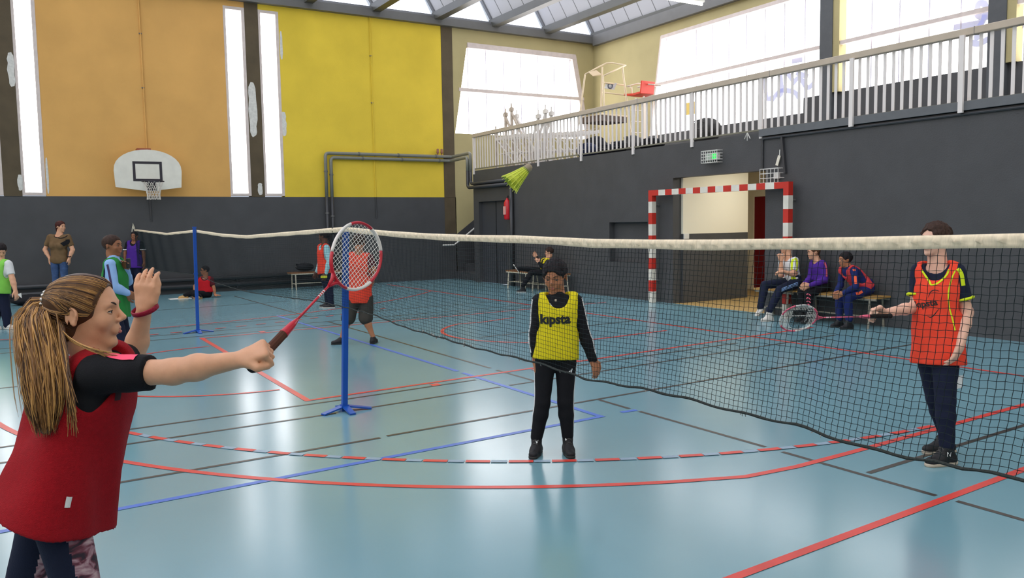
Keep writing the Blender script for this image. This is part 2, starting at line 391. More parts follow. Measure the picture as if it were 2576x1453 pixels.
q = [(0, XR+.2, 12.1, 11.2, 11.3, 0, 1.27), (1, XR+.2, 12.1, 11.2, 11.3, 1.27, 2.6), (1, 12.1, 13.7, 13.5, 13.6, 0, 2.6), (1, 13.6, 13.7, 8.9, 11.5, 0, 2.6), (1, 13.6, 13.7, 12.45, 13.6, 0, 2.6), (1, 13.6, 13.7, 11.5, 12.45, 2.0, 2.6),
     (1, XR+.2, 13.7, 8.9, 9.0, 0, 2.6), (1, 12.0, 12.1, 11.3, 13.6, 0, 2.6)]
wall('wall_passage', q, [m_dark, m_pass], 'passage walls seen through the doorway, cream over dark grey')
struct(MB().box(XR+.2, 13.7, 8.9, 13.6, 2.6, 2.66).build('ceiling', m_pass), 'low ceiling of the passage')
d2 = struct(MB().box(13.62, 13.66, 11.5, 12.42, 0, 2.0).build('door_2', mat('dark_red_door', (120, 12, 26), .45, .4)), 'dark red door at the end of the passage')
MB().box(13.59, 13.66, 12.42, 12.47, 0, 2.05).build('door_frame', m_pass, d2)
pl = bpy.data.lights.new('passage_lamp', 'AREA'); pl.energy = 34; pl.size = .8; pl.color = (1, .97, .91)
plo = bpy.data.objects.new('passage_lamp', pl); COL.objects.link(plo); plo.location = (11.5, 10.0, 2.58)
# unseen sides of the hall
q = [(0, XL-T, XL, YB, YF, 0, ZP), (1, XL-T, XL, YB, YF, 6.7, ZT)]
lw = [(-1, 3.2), (4.2, 8.4), (9.4, 13.6), (14.6, 18.8)]; e = YB
for y0, y1 in lw: q.append((1, XL-T, XL, e, y0, ZP, 6.7)); e = y1
q.append((1, XL-T, XL, e, YF, ZP, 6.7))
q += [(1, XL-T, XL, y0, y1, ZP, 4.7) for y0, y1 in lw]
wall('wall_left', q, [m_dark, m_cream], 'side wall left of the view')
for i, (y0, y1) in enumerate(lw):
    o = struct(MB().box(XL-.1, XL+.01, y0, y1, 5.6, 5.68).build('window_%d' % (10+i), m_frame), 'frosted window of the left side wall')
    for k in range(7):
        a = y0+(y1-y0)*k/7; MB().box(XL-.15, XL-.13, a+.01, a+(y1-y0)/7-.01, 4.7, 6.7).build('pane', m_pane, o)
q = [(0, XL, XB+T, YB-T, YB, 0, ZP), (1, XL, XB+T, YB-T, YB, 6.74, ZT)]; e = XL
fw_ = [(-6.2, -5.7), (-5.4, -4.9), (-.70, -.2), (.09, .59), (4.37, 4.87), (5.19, 5.69)]
for x0, x1 in fw_: q.append((1, XL if e == XL else e, x0, YB-T, YB, ZP, 6.74)); e = x1
q.append((1, e, XB+T, YB-T, YB, ZP, 6.74))
wall('wall_front', q, [m_dark, m_cream], 'wall behind the camera with slit windows')
for i, (x0, x1) in enumerate(fw_):
    f = MB().box(x0, x1, YB-.2, YB, ZP, ZP+.06).box(x0, x1, YB-.2, YB, 6.68, 6.74).build('window_%d' % (20+i), m_frame)
    struct(f, 'slit window in the wall behind the camera'); MB().box(x0, x1, YB-.15, YB-.13, ZP+.06, 6.68).build('pane', m_pane, f)

# ---- folded roof -------------------------------------------------
PITCH = 1.77; V0 = 15.25; ZV = 7.16; HA = 1.42
roof = MB()
nb = 15
for i in range(nb):
    xv = V0-PITCH*i; roof.box(xv-.11, xv+.11, YB, YF, 7.0, 7.2)
roof = struct(roof.build('ceiling', m_gsteel), 'folded roof of translucent sheets between grey valley beams')
tr = struct(MB().box(XL, XB, YF-.16, YF+T, 6.87, 7.07).build('trim_2', m_steel), 'grey steel edge beam over the end wall')
struct(MB().box(XB-.14, XB+T, YB, YF-.16, 6.8, 7.1).build('trim_3', m_steel), 'grey steel edge beam over the gallery wall')
rest = MB(); rest2 = MB(); ribs = MB(); PL = .575
for i in range(nb-1):
    xv = V0-PITCH*i; xa = xv-PITCH/2; xw = xv-PITCH
    d = nrm(np.array([xv-xa, 0, -HA])); nn = np.array([-d[2], 0, d[0]])
    nn = -nn if nn[2] < 0 else nn
    A = np.array([xa, 0, ZV+HA]); B = np.array([xv, 0, ZV])
    y = YF-.02
    while y > YB+.1:
        y2 = max(y-PL, YB)
        P = [A+[0, y, 0], B+[0, y, 0], B+[0, y2+.012, 0], A+[0, y2+.012, 0]]
        if i < 5 and y > 9.5: MB().prism(P, nn, .03).build('roof_panel', m_roofp, roof)
        else: rest.prism(P, nn, .03)
        ribs.bar(A+[0, y2, 0]+nn*.015, B+[0, y2, 0]+nn*.015, .025, .04, up=nn)
        y = y2
    W = np.array([xw, 0, ZV])
    rest2.prism([W+[0, YB, 0], W+[0, YF, 0], A+[0, YF, 0], A+[0, YB, 0]], (0, 0, 1), .03)
    # gable glazing
    for yy_, nm in ((YF-.01, 1), (YB+.01, 0)):
        tri = [(xw+.1, ZV-.08), (xv-.1, ZV-.08), (xa, ZV+HA)]
        if i < 5 and nm:
            for k in range(3):
                x0, x1 = xw+.1+(PITCH-.2)*k/3+.01, xw+.1+(PITCH-.2)*(k+1)/3-.01
                def top(x): return ZV-.08+(HA+.08)*(1-abs(x-xa)/(PITCH/2-.1))
                pts = [(x0, ZV-.08), (x1, ZV-.08), (x1, top(x1))]+([(xa, ZV+HA)] if x0 < xa < x1 else [])+[(x0, top(x0))]
                if k == 0: pts = [p for p in pts if True]
                MB().prism([(p[0], yy_, p[1]) for p in pts][::-1], (0, 1, 0), .02).build('gable_pane', m_gable, roof)
        else:
            MB().prism([(p[0], yy_, p[1]) for p in tri][::-1], (0, 1, 0), .02).build('gable_pane', m_gable, roof)
        fr = [(xw, YF-.06, ZV), (xa, YF-.06, ZV+HA), (xv, YF-.06, ZV)]
    ribs.bar(A+[0, YF-.05, 0], B+[0, YF-.05, 0], .09, .1)
    ribs.bar(W+[0, YF-.05, 0], A+[0, YF-.05, 0], .09, .1)
    ribs.box(xw, xv, YF-.12, YF-.02, ZV-.1, ZV-.03)
stuff(rest.build('roof_panel', m_roofp, roof)); stuff(rest2.build('roof_glazing', m_sky, roof)); stuff(ribs.build('roof_rib', m_joint, roof))
# roof over the strip beside the last beam
MB().box(V0, XB+T, YB, YF, 7.1, 7.2).build('roof_edge', m_gsteel, roof)

# fluorescent lamp hanging under the roof
lb = atd(1766, 11, 17.5); la = lb-np.array([1.6, 0, 0])
lamp = thing('ceiling_lamp', 'lit fluorescent tube lamp hanging under the roof beside the gallery', 'lamp', (la+lb)/2)
MB().bar(la+[0, 0, .06], lb+[0, 0, .06], .16, .06).build('casing', m_white, lamp)
MB().tube([la, lb], .028, 10).build('fluorescent_tube', mat('lamp_tube', (255, 250, 235), .4, emit=9, ecol=(255, 246, 222)), lamp)
for q_ in (.2, .8): MB().bar(la*(1-q_)+lb*q_+[0, 0, .08], la*(1-q_)+lb*q_+[0, 0, .5], .02, .02).build('hanger', m_steel, lamp)
# ------------------------------------------------------------------ stairs, gallery railing, fixtures
struct(MB().box(XR, XB, 18.87, YF, -.12, 0).build('floor', m_floor), 'blue floor strip at the foot of the stairs')
st = thing('staircase', 'dark grey staircase with pale handrail climbing behind the gallery wall', 'staircase', (10.3, 19.6, 0))
for k in range(13):
    MB().box(10.35+.3*k, 10.35+.3*k+.34, 18.95, YF-.03, .18*k if k else 0, .2*(k+1)+.012).build('step', m_dark, st)
MB().tube([(9.9, 20.1, .95), (10.25, 20.1, .95), (10.45, 20.1, 1.08), (13.6, 20.1, 3.3)], .022, 8).build('handrail', m_white, st)

m_rail = mat('pale_rail', (190, 174, 154), .45, .4, var=.05, vscale=6)
m_bal = mat('white_baluster', (228, 220, 214), .45, .4)
rl = thing('gallery_railing', 'long white railing with flat balusters along the gallery edge', 'railing', (XR, 10, 2.9))
Y0r, Y1r = -1.5, 18.84
MB().box(XR-.04, XR+.06, Y0r, Y1r, 3.745, 3.835).build('handrail', m_rail, rl, bevel=.008)
MB().box(XR-.005, XR+.025, Y0r, Y1r, 2.925, 2.95).build('bottom_rail', mat('olive_rail', (120, 116, 98), .5), rl)
for k in range(4): MB().box(XR-.042, XR+.062, 12.2-3.2*k, 12.206-3.2*k, 3.742, 3.838).build('rail_joint', m_joint, rl)
pys = [18.8, 15.72, 14.06, 12.36, 10.75, 9.19, 7.5, 5.93, 4.3, 2.7, 1.1]
b0 = None
y = Y1r-.1
while y > 1.0:
    if min(abs(y-p) for p in pys) > .055:
        if b0 is None: b0 = MB().box(-.006, .006, -.021, .021, 2.94, 3.75).build('baluster', m_bal, rl); b0.location = (XR+.01, y, 0); b0.matrix_parent_inverse = Matrix.Translation(-rl.location)
        else: share(b0, 'baluster', (XR+.01, y, 0), rl)
    y -= .13
p0 = None
for p in pys:
    if p0 is None: p0 = MB().box(-.014, .02, -.03, .03, 2.8, 3.75).build('post', m_bal, rl); p0.location = (XR-.06+.05, p, 0); p0.matrix_parent_inverse = Matrix.Translation(-rl.location)
    else: share(p0, 'post', (XR-.07 if p < 9.19 else XR-.01, p, 0), rl)

m_pipe = mat('grey_pipe', (126, 126, 116), .35, .5); m_pdark = mat('dark_pipe', (58, 58, 60), .4, .5)
def bend(pts, r=.1, n=5):
    P = [np.asarray(p, float) for p in pts]; out = [P[0]]
    for i in range(1, len(P)-1):
        a, b, c = P[i-1], P[i], P[i+1]; d0 = nrm(a-b); d1 = nrm(c-b)
        for k in range(n+1):
            t = k/n; out.append(b+d0*r*(1-t)**2+d1*r*t**2)
    return out+[P[-1]]
for i, (x, z, ye, zd) in enumerate([(6.71, 3.36, 18.93, 2.56), (6.85, 3.25, 18.99, 2.46)]):
    t = thing('heating_pipe', ['upper grey heating pipe bending over the yellow wall and gallery corner', 'lower grey heating pipe running just under its twin on the yellow wall'][i], 'pipe', (x, YF-.1, 0))
    yw = YF-.1; xe = [10.3, 10.24][i]; xw = XR-.08-.0*i
    MB().tube(bend([(x, yw, ZP), (x, yw, z), (xe, yw, z), (xe-.12, ye, z), (xe-.12, ye, 2.9)]), .042, 10).build('pipe_run', m_pipe, t, smooth=True)
    MB().tube(bend([(x, yw, .42), (x, yw, ZP)]), .042, 10).build('pipe_lower_run', m_pdark, t, smooth=True)
    MB().tube(bend([(xe-.12, ye, 2.9), (xe-.12, ye, zd), (xw, 16.7+.1*i, zd)]), .042, 10).build('pipe_side_run', m_pdark, t, smooth=True)
    for px_ in (7.6, 8.7, 9.8): MB().tube([(px_+.1*i-.02, yw, z), (px_+.1*i+.02, yw, z)], .052, 10).build('pipe_clamp', m_steel, t)
    for pz in (2.9-.08*i, 1.85-.08*i): MB().tube([(x, yw, pz-.02), (x, yw, pz+.02)], .052, 10).build('pipe_clamp', m_steel, t)
t = thing('valve_handle', 'two small reddish shut-off valves above the pipes beside the brown column', 'valve', (9.95, YF-.1, 3.4))
for k in (0, 1): MB().lathe([(.0, 0), (.02, .0), (.014, .05), (.035, .08), (.03, .18), (0, .19)], (9.86+.12*k, YF-.1, 3.38), n=10).build('valve', mat('valve_red', (150, 96, 74), .5), t)
tag(MB().tube([(XR-.06, 16.86, 2.45), (XR-.06, 16.86, .0)], .05, 10).build('drain_pipe', m_pdark, smooth=True), 'dark vertical pipe beside the fire extinguisher on the wall', 'pipe')
for x, z1, lab in ((2.56, 1.69, 'thin cable conduit running down the ochre wall behind the backboard'), (8.04, 1.7, 'thin cable conduit running down the yellow wall')):
    c = thing('cable_conduit', lab, 'conduit', (x, YF-.02, z1))
    MB().tube([(x, YF-.02, 6.9), (x+.02, YF-.02, ZP)], .014, 6).build('conduit', m_orange if x < 4 else m_yellow, c)
    MB().tube([(x+.02, YF-.02, ZP), (x+.03, YF-.02, z1)], .016, 6).build('conduit_lower', m_pdark, c)
    for z in (5.9, 4.7): MB().box(x-.03, x+.03, YF-.03, YF, z-.012, z+.012).build('clip', m_steel, c)
c = thing('cable_conduit', 'dark cable conduit running under the gallery edge and down to the goal', 'conduit', (XR, 9, 2.7))
MB().tube(bend([(XR-.02, -1, 2.78), (XR-.02, 9.15, 2.79), (XR-.02, 9.15, 2.3)], .04), .018, 6).build('conduit', m_pdark, c)
MB().bar((XR-.02, 8.75, 2.78), (XR-.02, 8.68, 2.22), .03, .06).build('conduit_drop', m_pdark, c)
for i, (z, lab) in enumerate(((.33, 'upper dark heating tube along the foot of the end wall'), (.17, 'lower dark heating tube along the foot of the end wall'))):
    t = thing('wall_tube', lab, 'pipe', (0, YF-.12, z))
    MB().tube([(-6, YF-.12, z), (7.6, YF-.12, z)], .052, 10).build('tube', m_pdark, t, smooth=True)
    for k in range(5): MB().box(-4+2.8*k, -3.95+2.8*k, YF-.1, YF, z-.08, z+.06).build('bracket', m_pdark, t)

# basketball backboard
yb = YF-.38
bbx = 2.6
hoop = thing('basketball_hoop', 'fan-shaped white basketball backboard with black square on the ochre wall', 'basketball hoop', (bbx, yb, 2.6))
xl, xr = onY(286, 430, yb)[0], onY(457, 430, yb)[0]; bbx = (xl+xr)/2; hw = (xr-xl)/2
zt, zc, zb_ = onY(371, 376, yb)[2], onY(287, 470, yb)[2], onY(370, 481, yb)[2]; zs = onY(286, 428, yb)[2]
P = [(bbx-hw*.97, zc), (bbx, zb_), (bbx+hw*.97, zc), (bbx+hw, zs)]
for k in range(1, 16):
    a = PI*k/16; P.append((bbx+hw*math.cos(a)*1.0, zs+(zt-zs)*math.sin(a)**.9))
P.append((bbx-hw, zs))
MB().prism([(x, yb, z) for x, z in P][::-1], (0, 1, 0), .025).build('board', mat('board_white', (226, 222, 208), .5, .4, var=.05, vscale=5), hoop)
sq = MB(); x0, x1 = onY(334, 430, yb)[0], onY(408, 430, yb)[0]; z0, z1 = onY(370, 456, yb)[2], onY(370, 406, yb)[2]; w = .055
for b in ((x0, x1, z1-w, z1), (x0, x1, z0, z0+w), (x0, x0+w, z0+w, z1-w), (x1-w, x1, z0+w, z1-w)): sq.box(b[0], b[1], yb-.004, yb, b[2], b[3])
sq.build('target_square', mat('board_black', (42, 36, 44), .5), hoop)
rc = np.array([(x0+x1)/2+.06, yb-.3, onY(381, 456, yb-.3)[2]]); rr = .225
MB().tube([rc+[rr*math.cos(a), rr*math.sin(a), 0] for a in np.linspace(0, 2*PI, 28, endpoint=False)], .012, 6, closed=True).build('ring', mat('ring_black', (40, 32, 40), .4), hoop)
MB().bar(rc+[-.08, rr, -.02], rc+[-.08, .3, -.1], .03, .05).bar(rc+[.08, rr, -.02], rc+[.08, .3, -.1], .03, .05).box(rc[0]-.1, rc[0]+.1, yb-.02, yb, rc[2]-.2, rc[2]+.03).build('ring_bracket', MATS['ring_black'], hoop)
nt_ = MB()
for k in range(12):
    for sgn in (1, -1):
        nt_.tube([rc+[R_*math.cos(2*PI*k/12+sgn*t*.9), R_*math.sin(2*PI*k/12+sgn*t*.9), -.4*t] for t, R_ in ((0, .22), (.25, .18), (.5, .15), (.75, .13), (1, .14))], .006, 4)
stuff(nt_.build('hoop_net', mat('net_cord_white', (222, 214, 202), .8), hoop))
MB().box(bbx-.2, bbx+.08, yb+.03, YF-.045, zt-.02, zt+.03).build('wall_bracket', mat('bracket_red', (150, 74, 48), .5), hoop)
MB().box(bbx-.3, bbx-.26, yb+.026, YF-.003, 2.6, 2.66).box(bbx+.26, bbx+.3, yb+.026, YF-.003, 2.6, 2.66).build('strut', m_pdark, hoop)

# handball goal with red and white bands
m_gr = mat('goal_red', (200, 48, 36), .45, .45, var=.06, vscale=7); m_gw = mat('goal_white', (226, 220, 206), .5, .4, var=.06, vscale=7)
goal = thing('handball_goal', 'red and white striped handball goal frame against the dark wall', 'goal', (10.05, 10.1, 0))
gx, gw_ = 10.06, .1; gl, gr = onX(1641, 620, gx)[1], onX(1981, 620, gx)[1]; gtop = 2.08
def banded(name, a, b, n, first):
    mb = MB(); a = np.array(a, float); b = np.array(b, float)
    for k in range(n):
        mb.cur = (k+first) % 2; p, q_ = a+(b-a)*k/n, a+(b-a)*(k+1)/n; c = (p+q_)/2; d = np.abs(q_-p)/2; s_ = [max(d[i], gw_/2) for i in range(3)]
        mb.obox(c, (s_[0], 0, 0), (0, s_[1], 0), (0, 0, s_[2]))
    return mb.build(name, [m_gr, m_gw], goal)
banded('post', (gx, gl, gtop-.0), (gx, gl, 0), 10, 0); banded('post', (gx, gr, gtop), (gx, gr, 0), 10, 0)
banded('crossbar', (gx, gl-gw_/2, gtop-gw_/2), (gx, gr+gw_/2, gtop-gw_/2), 17, 0)
mb = MB()
for y in (gl, gr): mb.tube([(gx+.05, y, 1.8), (XR-.004, y, 1.8)], .02, 8); mb.tube([(gx+.05, y, .4), (XR-.004, y, .4)], .02, 8)
mb.build('wall_stay', m_steel, goal)

# fire extinguisher
e0 = onX(1277, 552, XR-.1)
ex = thing('fire_extinguisher', 'red fire extinguisher hanging beside the dark double door', 'fire extinguisher', e0)
MB().lathe([(0, 0), (.075, .0), (.085, .03), (.085, .4), (.06, .46), (.025, .49), (.025, .52), (0, .52)], e0, n=20).build('cylinder', mat('extinguisher_red', (196, 22, 34), .3, .5), ex, smooth=True)
MB().box(e0[0]-.09, e0[0]-.07, e0[1]-.05, e0[1]+.055, e0[2]+.12, e0[2]+.32).build('label_plate', mat('extinguisher_label', (222, 160, 150), .5), ex)
MB().bar(e0+[0, .07, .54], e0+[0, -.05, .58], .03, .02).box(e0[0]-.02, e0[0]+.02, e0[1]-.02, e0[1]+.02, e0[2]+.5, e0[2]+.56).build('valve_head', m_pdark, ex)
MB().tube(bend([e0+[0, -.04, .54], e0+[0, -.09, .6], e0+[0, -.14, .5], e0+[0, -.12, .02]], .04), .012, 6).build('hose', m_pdark, ex)
MB().box(XR-.02, XR, e0[1]-.04, e0[1]+.04, e0[2]+.3, e0[2]+.5).build('wall_hook', m_pdark, ex)

# emergency light in wire cage
def wire_cage(t, c, w, h, d, nx, nz, r=.006, m=m_white):
    mb = MB(); x0 = c[0]-d
    for k in range(nx+1):
        y = c[1]-w/2+w*k/nx; mb.tube([(c[0], y, c[2]-h/2), (x0, y, c[2]-h/2), (x0, y, c[2]+h/2), (c[0], y, c[2]+h/2)], r, 5)
    for k in range(nz+1):
        z = c[2]-h/2+h*k/nz; mb.tube([(c[0], c[1]-w/2, z), (x0, c[1]-w/2, z), (x0, c[1]+w/2, z), (c[0], c[1]+w/2, z)], r, 5)
    stuff(mb.build('wire_cage', m, t))
c = onX(1792, 394, XR-.05)
t = thing('emergency_light', 'emergency exit light glowing green inside a white wire cage', 'emergency light', c)
MB().box(XR-.07, XR, c[1]-.14, c[1]+.15, c[2]-.06, c[2]+.06).build('housing', m_white, t, bevel=.01)
MB().box(XR-.08, XR-.07, c[1]-.1, c[1]-.02, c[2]-.045, c[2]+.045).build('green_lens', mat('green_glow', (40, 220, 90), .4, emit=1.6, ecol=(30, 220, 80)), t)
MB().box(XR-.078, XR-.07, c[1]+.0, c[1]+.11, c[2]-.045, c[2]+.045).build('pale_lens', mat('pale_lens', (190, 205, 190), .4), t)
wire_cage(t, np.array([XR, c[1], c[2]]), .37, .2, .13, 7, 4)
c = onX(1944, 442, XR-.05)
t = thing('alarm_box', 'small white box inside a white wire cage above the goal', 'alarm box', c)
MB().box(XR-.06, XR, c[1]-.11, c[1]-.02, c[2]-.05, c[2]+.05).build('housing', m_white, t, bevel=.008)
wire_cage(t, np.array([XR, c[1], c[2]]), .36, .22, .14, 5, 3)
a, b = onX(1962, 376, XR-.03), onX(1954, 416, XR-.03); k_ = onX(1961, 391, XR-.03)
t = thing('hanging_tag', 'pale slanted tag hanging on a string above the goal', 'tag', a)
MB().tube([a, k_], .008, 6).build('string', m_white, t); MB().bar(k_, b, .05, .012, up=(1, 0, 0)).build('card', mat('tag_cream', (232, 224, 204), .6), t)
c = onY(1725, 594, 11.2)
tag(MB().box(c[0]-.06, c[0]+.06, 11.17, 11.2, c[2]-.05, c[2]+.05).build('light_switch', m_white, bevel=.006), 'white light switch on the passage wall below the cream paint', 'switch')
# small white paint mark on the slab edge
c = onX(1880, 338, XR-.056)
mk = MB()
for dx, dz in ((-.06, -.07), (.06, -.07), (0, -.1)): mk.bar(c+[0, 0, .03], c+[0, dx, dz], .006, .015, up=(1, 0, 0))
o = mk.build('paint_mark', m_white, bpy.data.objects['trim_1'])

# benches
m_wood = mat('bench_wood', (176, 134, 72), .45, .4, var=.12, vscale=5, stretch=(1, 12, 12)); m_wood2 = mat('bench_wood_brown', (138, 92, 56), .45, .4, var=.12, vscale=5)
m_tube = mat('bench_tube', (206, 196, 172), .4, .5); m_tube2 = mat('bench_tube_grey', (150, 142, 126), .4, .5)
def bench(o, u, L, wd, h, label, m_top, m_leg, nleg=2):
    o = np.array(o, float); u = nrm(u); s_ = np.array([-u[1], u[0], 0])
    t = thing('bench', label, 'bench', o+u*L/2)
    for k in range(2):
        cc = o+u*L/2+s_*(wd*.25+wd*.5*k)+UP*(h-.015); MB().obox(cc, u*L/2, s_*(wd*.235), UP*.014).build('seat_slat', m_top, t)
    MB().tube([o+s_*.02+UP*(h-.045)+u*.02, o+s_*.02+UP*(h-.045)+u*(L-.02)], .017, 8).build('seat_rail', m_leg, t)
    MB().tube([o+s_*(wd-.02)+UP*(h-.045)+u*.02, o+s_*(wd-.02)+UP*(h-.045)+u*(L-.02)], .017, 8).build('seat_rail', m_leg, t)
    for k in range(nleg):
        p = o+u*(.12+(L-.24)*k/(nleg-1))
        for sg, q_ in ((0, .02), (1, wd-.02)):
            kx = -.03 if sg == 0 else .03
            MB().tube(bend([p+s_*q_+UP*(h-.05), p+s_*q_+UP*(h-.07)+u*.0, p+s_*(q_+kx)+UP*.0], .03), .016, 8).build('leg', m_leg, t)
        MB().tube([p+s_*.0+UP*.14, p+s_*wd+UP*.14], .013, 8).build('cross_bar', m_leg, t)
    MB().tube([o+s_*wd/2+UP*.14+u*.12, o+s_*wd/2+UP*.14+u*(L-.12)], .013, 8).build('stretcher', m_leg, t)
    return t
bench((5.5, 19.42, 0), (1, 0, 0), 1.9, .34, .42, 'low bench with pale tube legs at the end wall behind the players', m_wood2, m_tube)
bench((10.12, 15.55, 0), (0, 1, 0), 1.0, .34, .42, 'far half of the bench pair at the wall, a foot resting on it', m_wood2, m_tube)
bench((10.12, 14.35, 0), (0, 1, 0), 1.12, .34, .42, 'near half of the bench pair, with the yellow bib sitter', m_wood2, m_tube)
bench((10.2, 6.85, 0), (0, 1, 0), 1.35, .32, .44, 'wooden bench with grey tube legs under the boy in red and navy', m_wood, m_tube2)
bench((10.2, 8.24, 0), (0, 1, 0), .78, .32, .44, 'wooden bench under the two pupils beside the goal post', m_wood, m_tube2)
# ------------------------------------------------------------------ badminton net and posts
NX = 2.2
m_post = mat('blue_post', (18, 78, 168), .35, .5, var=.05, vscale=5)
def net_post(y, label, h=1.5, dx=0, lean=0):
    NX_ = NX+dx; tp_ = np.array([NX_, y, h])+RT*lean
    t = thing('net_post', label, 'net post', (NX, y, 0), 'blue net posts')
    MB().bar((NX_, y, .01), tp_, .044, .044, up=(0, 1, 0)).build('upright', m_post, t, bevel=.004)
    for a, l in ((200, .22), (-20, .22), (90, .16), (270, .2)):
        d = np.array([math.cos(math.radians(a)), math.sin(math.radians(a)), 0]); s_ = np.array([-d[1], d[0], 0])
        p = np.array([NX_, y, 0])
        MB().prism([p+s_*.03+UP*.035, p+d*l+s_*.025+UP*.002, p+d*l-s_*.025+UP*.002, p-s_*.03+UP*.035], UP, .012).build('foot', m_post, t)
    MB().box(NX_-.03, NX_+.03, y-.03, y+.03, 0, .05).build('base_socket', m_post, t)
    MB().box(tp_[0]-.026, tp_[0]+.026, tp_[1]-.026, tp_[1]+.026, h-.002, h+.012).build('cap', m_post, t)
    MB().tube([(NX_-.03, y, .86)+RT*lean*.57, (NX_+.03, y, .86)+RT*lean*.57], .012, 8).build('hook', m_post, t)
    return t
net_post(6.40, 'blue net post just behind the big racket head', 1.5, .015, .06); net_post(12.52, 'far blue net post in front of the seated boy', 1.53, -.05, .02); net_post(.28, 'blue net post at the near end of the net, beyond the picture edge', 1.5)
topd = [(345,577),(420,586),(492,578),(560,588),(620,592),(740,582),(868,571),(960,580),(1080,588),(1200,592),(1300,593),(1500,602),(1640,604),(1800,604),(2000,601),(2200,597),(2400,593),(2576,589)]
botd = [(345,668),(412,682),(491,691),(562,717),(627,735),(705,746),(752,752),(818,761),(868,772),(960,797),(1040,829),(1180,870),(1350,912),(1490,957),(1640,982),(1760,1010),(1880,1044),(1990,1068),(2060,1082),(2130,1108),(2230,1136),(2330,1163),(2420,1172),(2480,1196),(2576,1206)]
def net_z(dat):
    pts = sorted([(p[1], p[2]) for p in (onX(px, py, NX) for px, py in dat)])
    ys = np.array([p[0] for p in pts]); zs = np.array([p[1] for p in pts])
    return lambda y: float(np.interp(y, ys, zs))
ztop, zbot = net_z(topd), net_z(botd)
YA, YE = .30, 20.1
net = thing('badminton_net', 'long dark badminton net with white top tape crossing the hall', 'net', (NX, 10, 0))
m_tape = mat('white_tape', (238, 220, 190), .7, .3, var=.10, vscale=9, bump=.4, bscale=9, stretch=(1, 10, 1.2))
m_cord = mat('net_cord', (22, 34, 36), .8, .2)
TH = .036
rn = random.Random(3)
# tape: a gathered band folded over the top cord
tp = MB(); ys = []; y = YA
while y < YE: ys.append(y); y += .012 if y < 7 else .05
ring = []
for j, y in enumerate(ys):
    z = ztop(y); wv = (.0042*math.sin(y*118+2.5*math.sin(y*7))+.002*math.sin(y*211+y*y))*(1 if y < 7 else 0); k = .006+.002*math.sin(y*60)
    th = TH*(1+.05*math.sin(y*9))
    ring.append([(NX-k, y, z-.004), (NX-.002, y, z+.003), (NX+k, y, z-.004), (NX+k+wv, y, z-th*.45), (NX+.0035, y, z-th*.66), (NX+.007, y, z-th), (NX-.007, y, z-th), (NX-.0035, y, z-th*.66), (NX-k-abs(wv)-wv, y, z-th*.45)])
o = []
vs = [p for r_ in ring for p in r_]; n = 9
fs = [(i*n+k, i*n+(k+1) % n, (i+1)*n+(k+1) % n, (i+1)*n+k) for i in range(len(ys)-1) for k in range(n)]
tp.add(vs, fs); tp.build('top_tape', m_tape, net, smooth=True)
CELL = .0225
mesh = MB()
def cord(pts, r):
    P = [np.asarray(p, float) for p in pts]; o_ = len(mesh.v)
    for i, p in enumerate(P):
        t = P[min(i+1, len(P)-1)]-P[max(i-1, 0)]; t = t/(np.linalg.norm(t)+1e-9)
        s_ = np.array([0, -t[2], t[1]])
        mesh.v += [tuple(p+s_*r), tuple(p-s_*r*.5+np.array([r*.87, 0, 0])), tuple(p-s_*r*.5-np.array([r*.87, 0, 0]))]
    for i in range(len(P)-1):
        for k in range(3):
            a0 = o_+i*3+k; a1 = o_+i*3+(k+1) % 3; mesh.f.append((a0, a1, a1+3, a0+3)); mesh.m.append(0)
NR = 29
def npt(y, f):
    zt_, zb2 = ztop(y)-TH+.002, zbot(y)
    yy = y+.06*f+.010*math.sin(f*3+y*2.1)+.018*f*math.sin(y*1.3)
    return (NX+.006*math.sin(y*5+f*4), yy, zt_+(zb2-zt_)*f)
y = YA
while y < YE:
    fine = y < 7
    nseg = NR if y < 3.5 else (14 if fine else 5)
    pts = []
    for i in range(nseg+1):
        p = npt(y, i/nseg); w = .0008*(1 if i % 2 else -1) if fine else 0
        pts.append((p[0], p[1]+w, p[2]))
    cord(pts, .00095 if y < 3.5 else (.00105 if fine else .0009)); y += CELL
for k in range(1, NR):
    pts = []; y = YA
    while y < YE:
        p = npt(y, k/NR); w = .0008*(1 if int(y/CELL) % 2 else -1) if y < 3.5 else 0
        pts.append((p[0], p[1], p[2]+w)); y += CELL if y < 3.5 else (.09 if y < 7 else .3)
    cord(pts, .00095 if k % 2 else .0010)
stuff(mesh.build('net_mesh', m_cord, net))
bc = []; y = YA
while y < YE:
    p = npt(y, 1); bc.append((p[0], p[1], p[2]+.003*math.sin(y*23))); y += .04 if y < 7 else .15
MB().tube(bc, [.0042+.0014*rn.random() for _ in bc], 6).build('bottom_cord', mat('frayed_cord', (52, 56, 54), .9, .2, var=.3, vscale=120), net)
fr = MB()
for k in range(60):
    y = rn.uniform(1.0, 9); p = npt(y, 1)
    fr.bar(p, (p[0]+rn.uniform(-.01, .01), p[1]+rn.uniform(-.012, .012), p[2]-rn.uniform(.002, .014)), .0025, .0025)
for k in range(14):
    y = rn.uniform(4.0, 4.9); p = npt(y, 1); q_ = np.array(p)+[0, rn.uniform(-.01, .01), rn.uniform(-.012, .008)]
    fr.bar(q_, q_+[0, rn.uniform(-.012, .012), .008], .007, .006)
stuff(fr.build('frayed_thread', mat('fray_white', (150, 150, 146), .9), net))
MB().box(NX-.008, NX+.008, 6.49, 6.497, ztop(6.49)-.05, ztop(6.49)+.006).build('tie', m_cord, net)
MB().tube([(NX, YE-.02, ztop(YE)), (NX, YE+.1, ztop(YE)+.03), (NX+.0, YF-.01, ztop(YE)+.1)], .008, 6).build('tie_cord', mat('tie_pale', (206, 200, 180), .8), net)
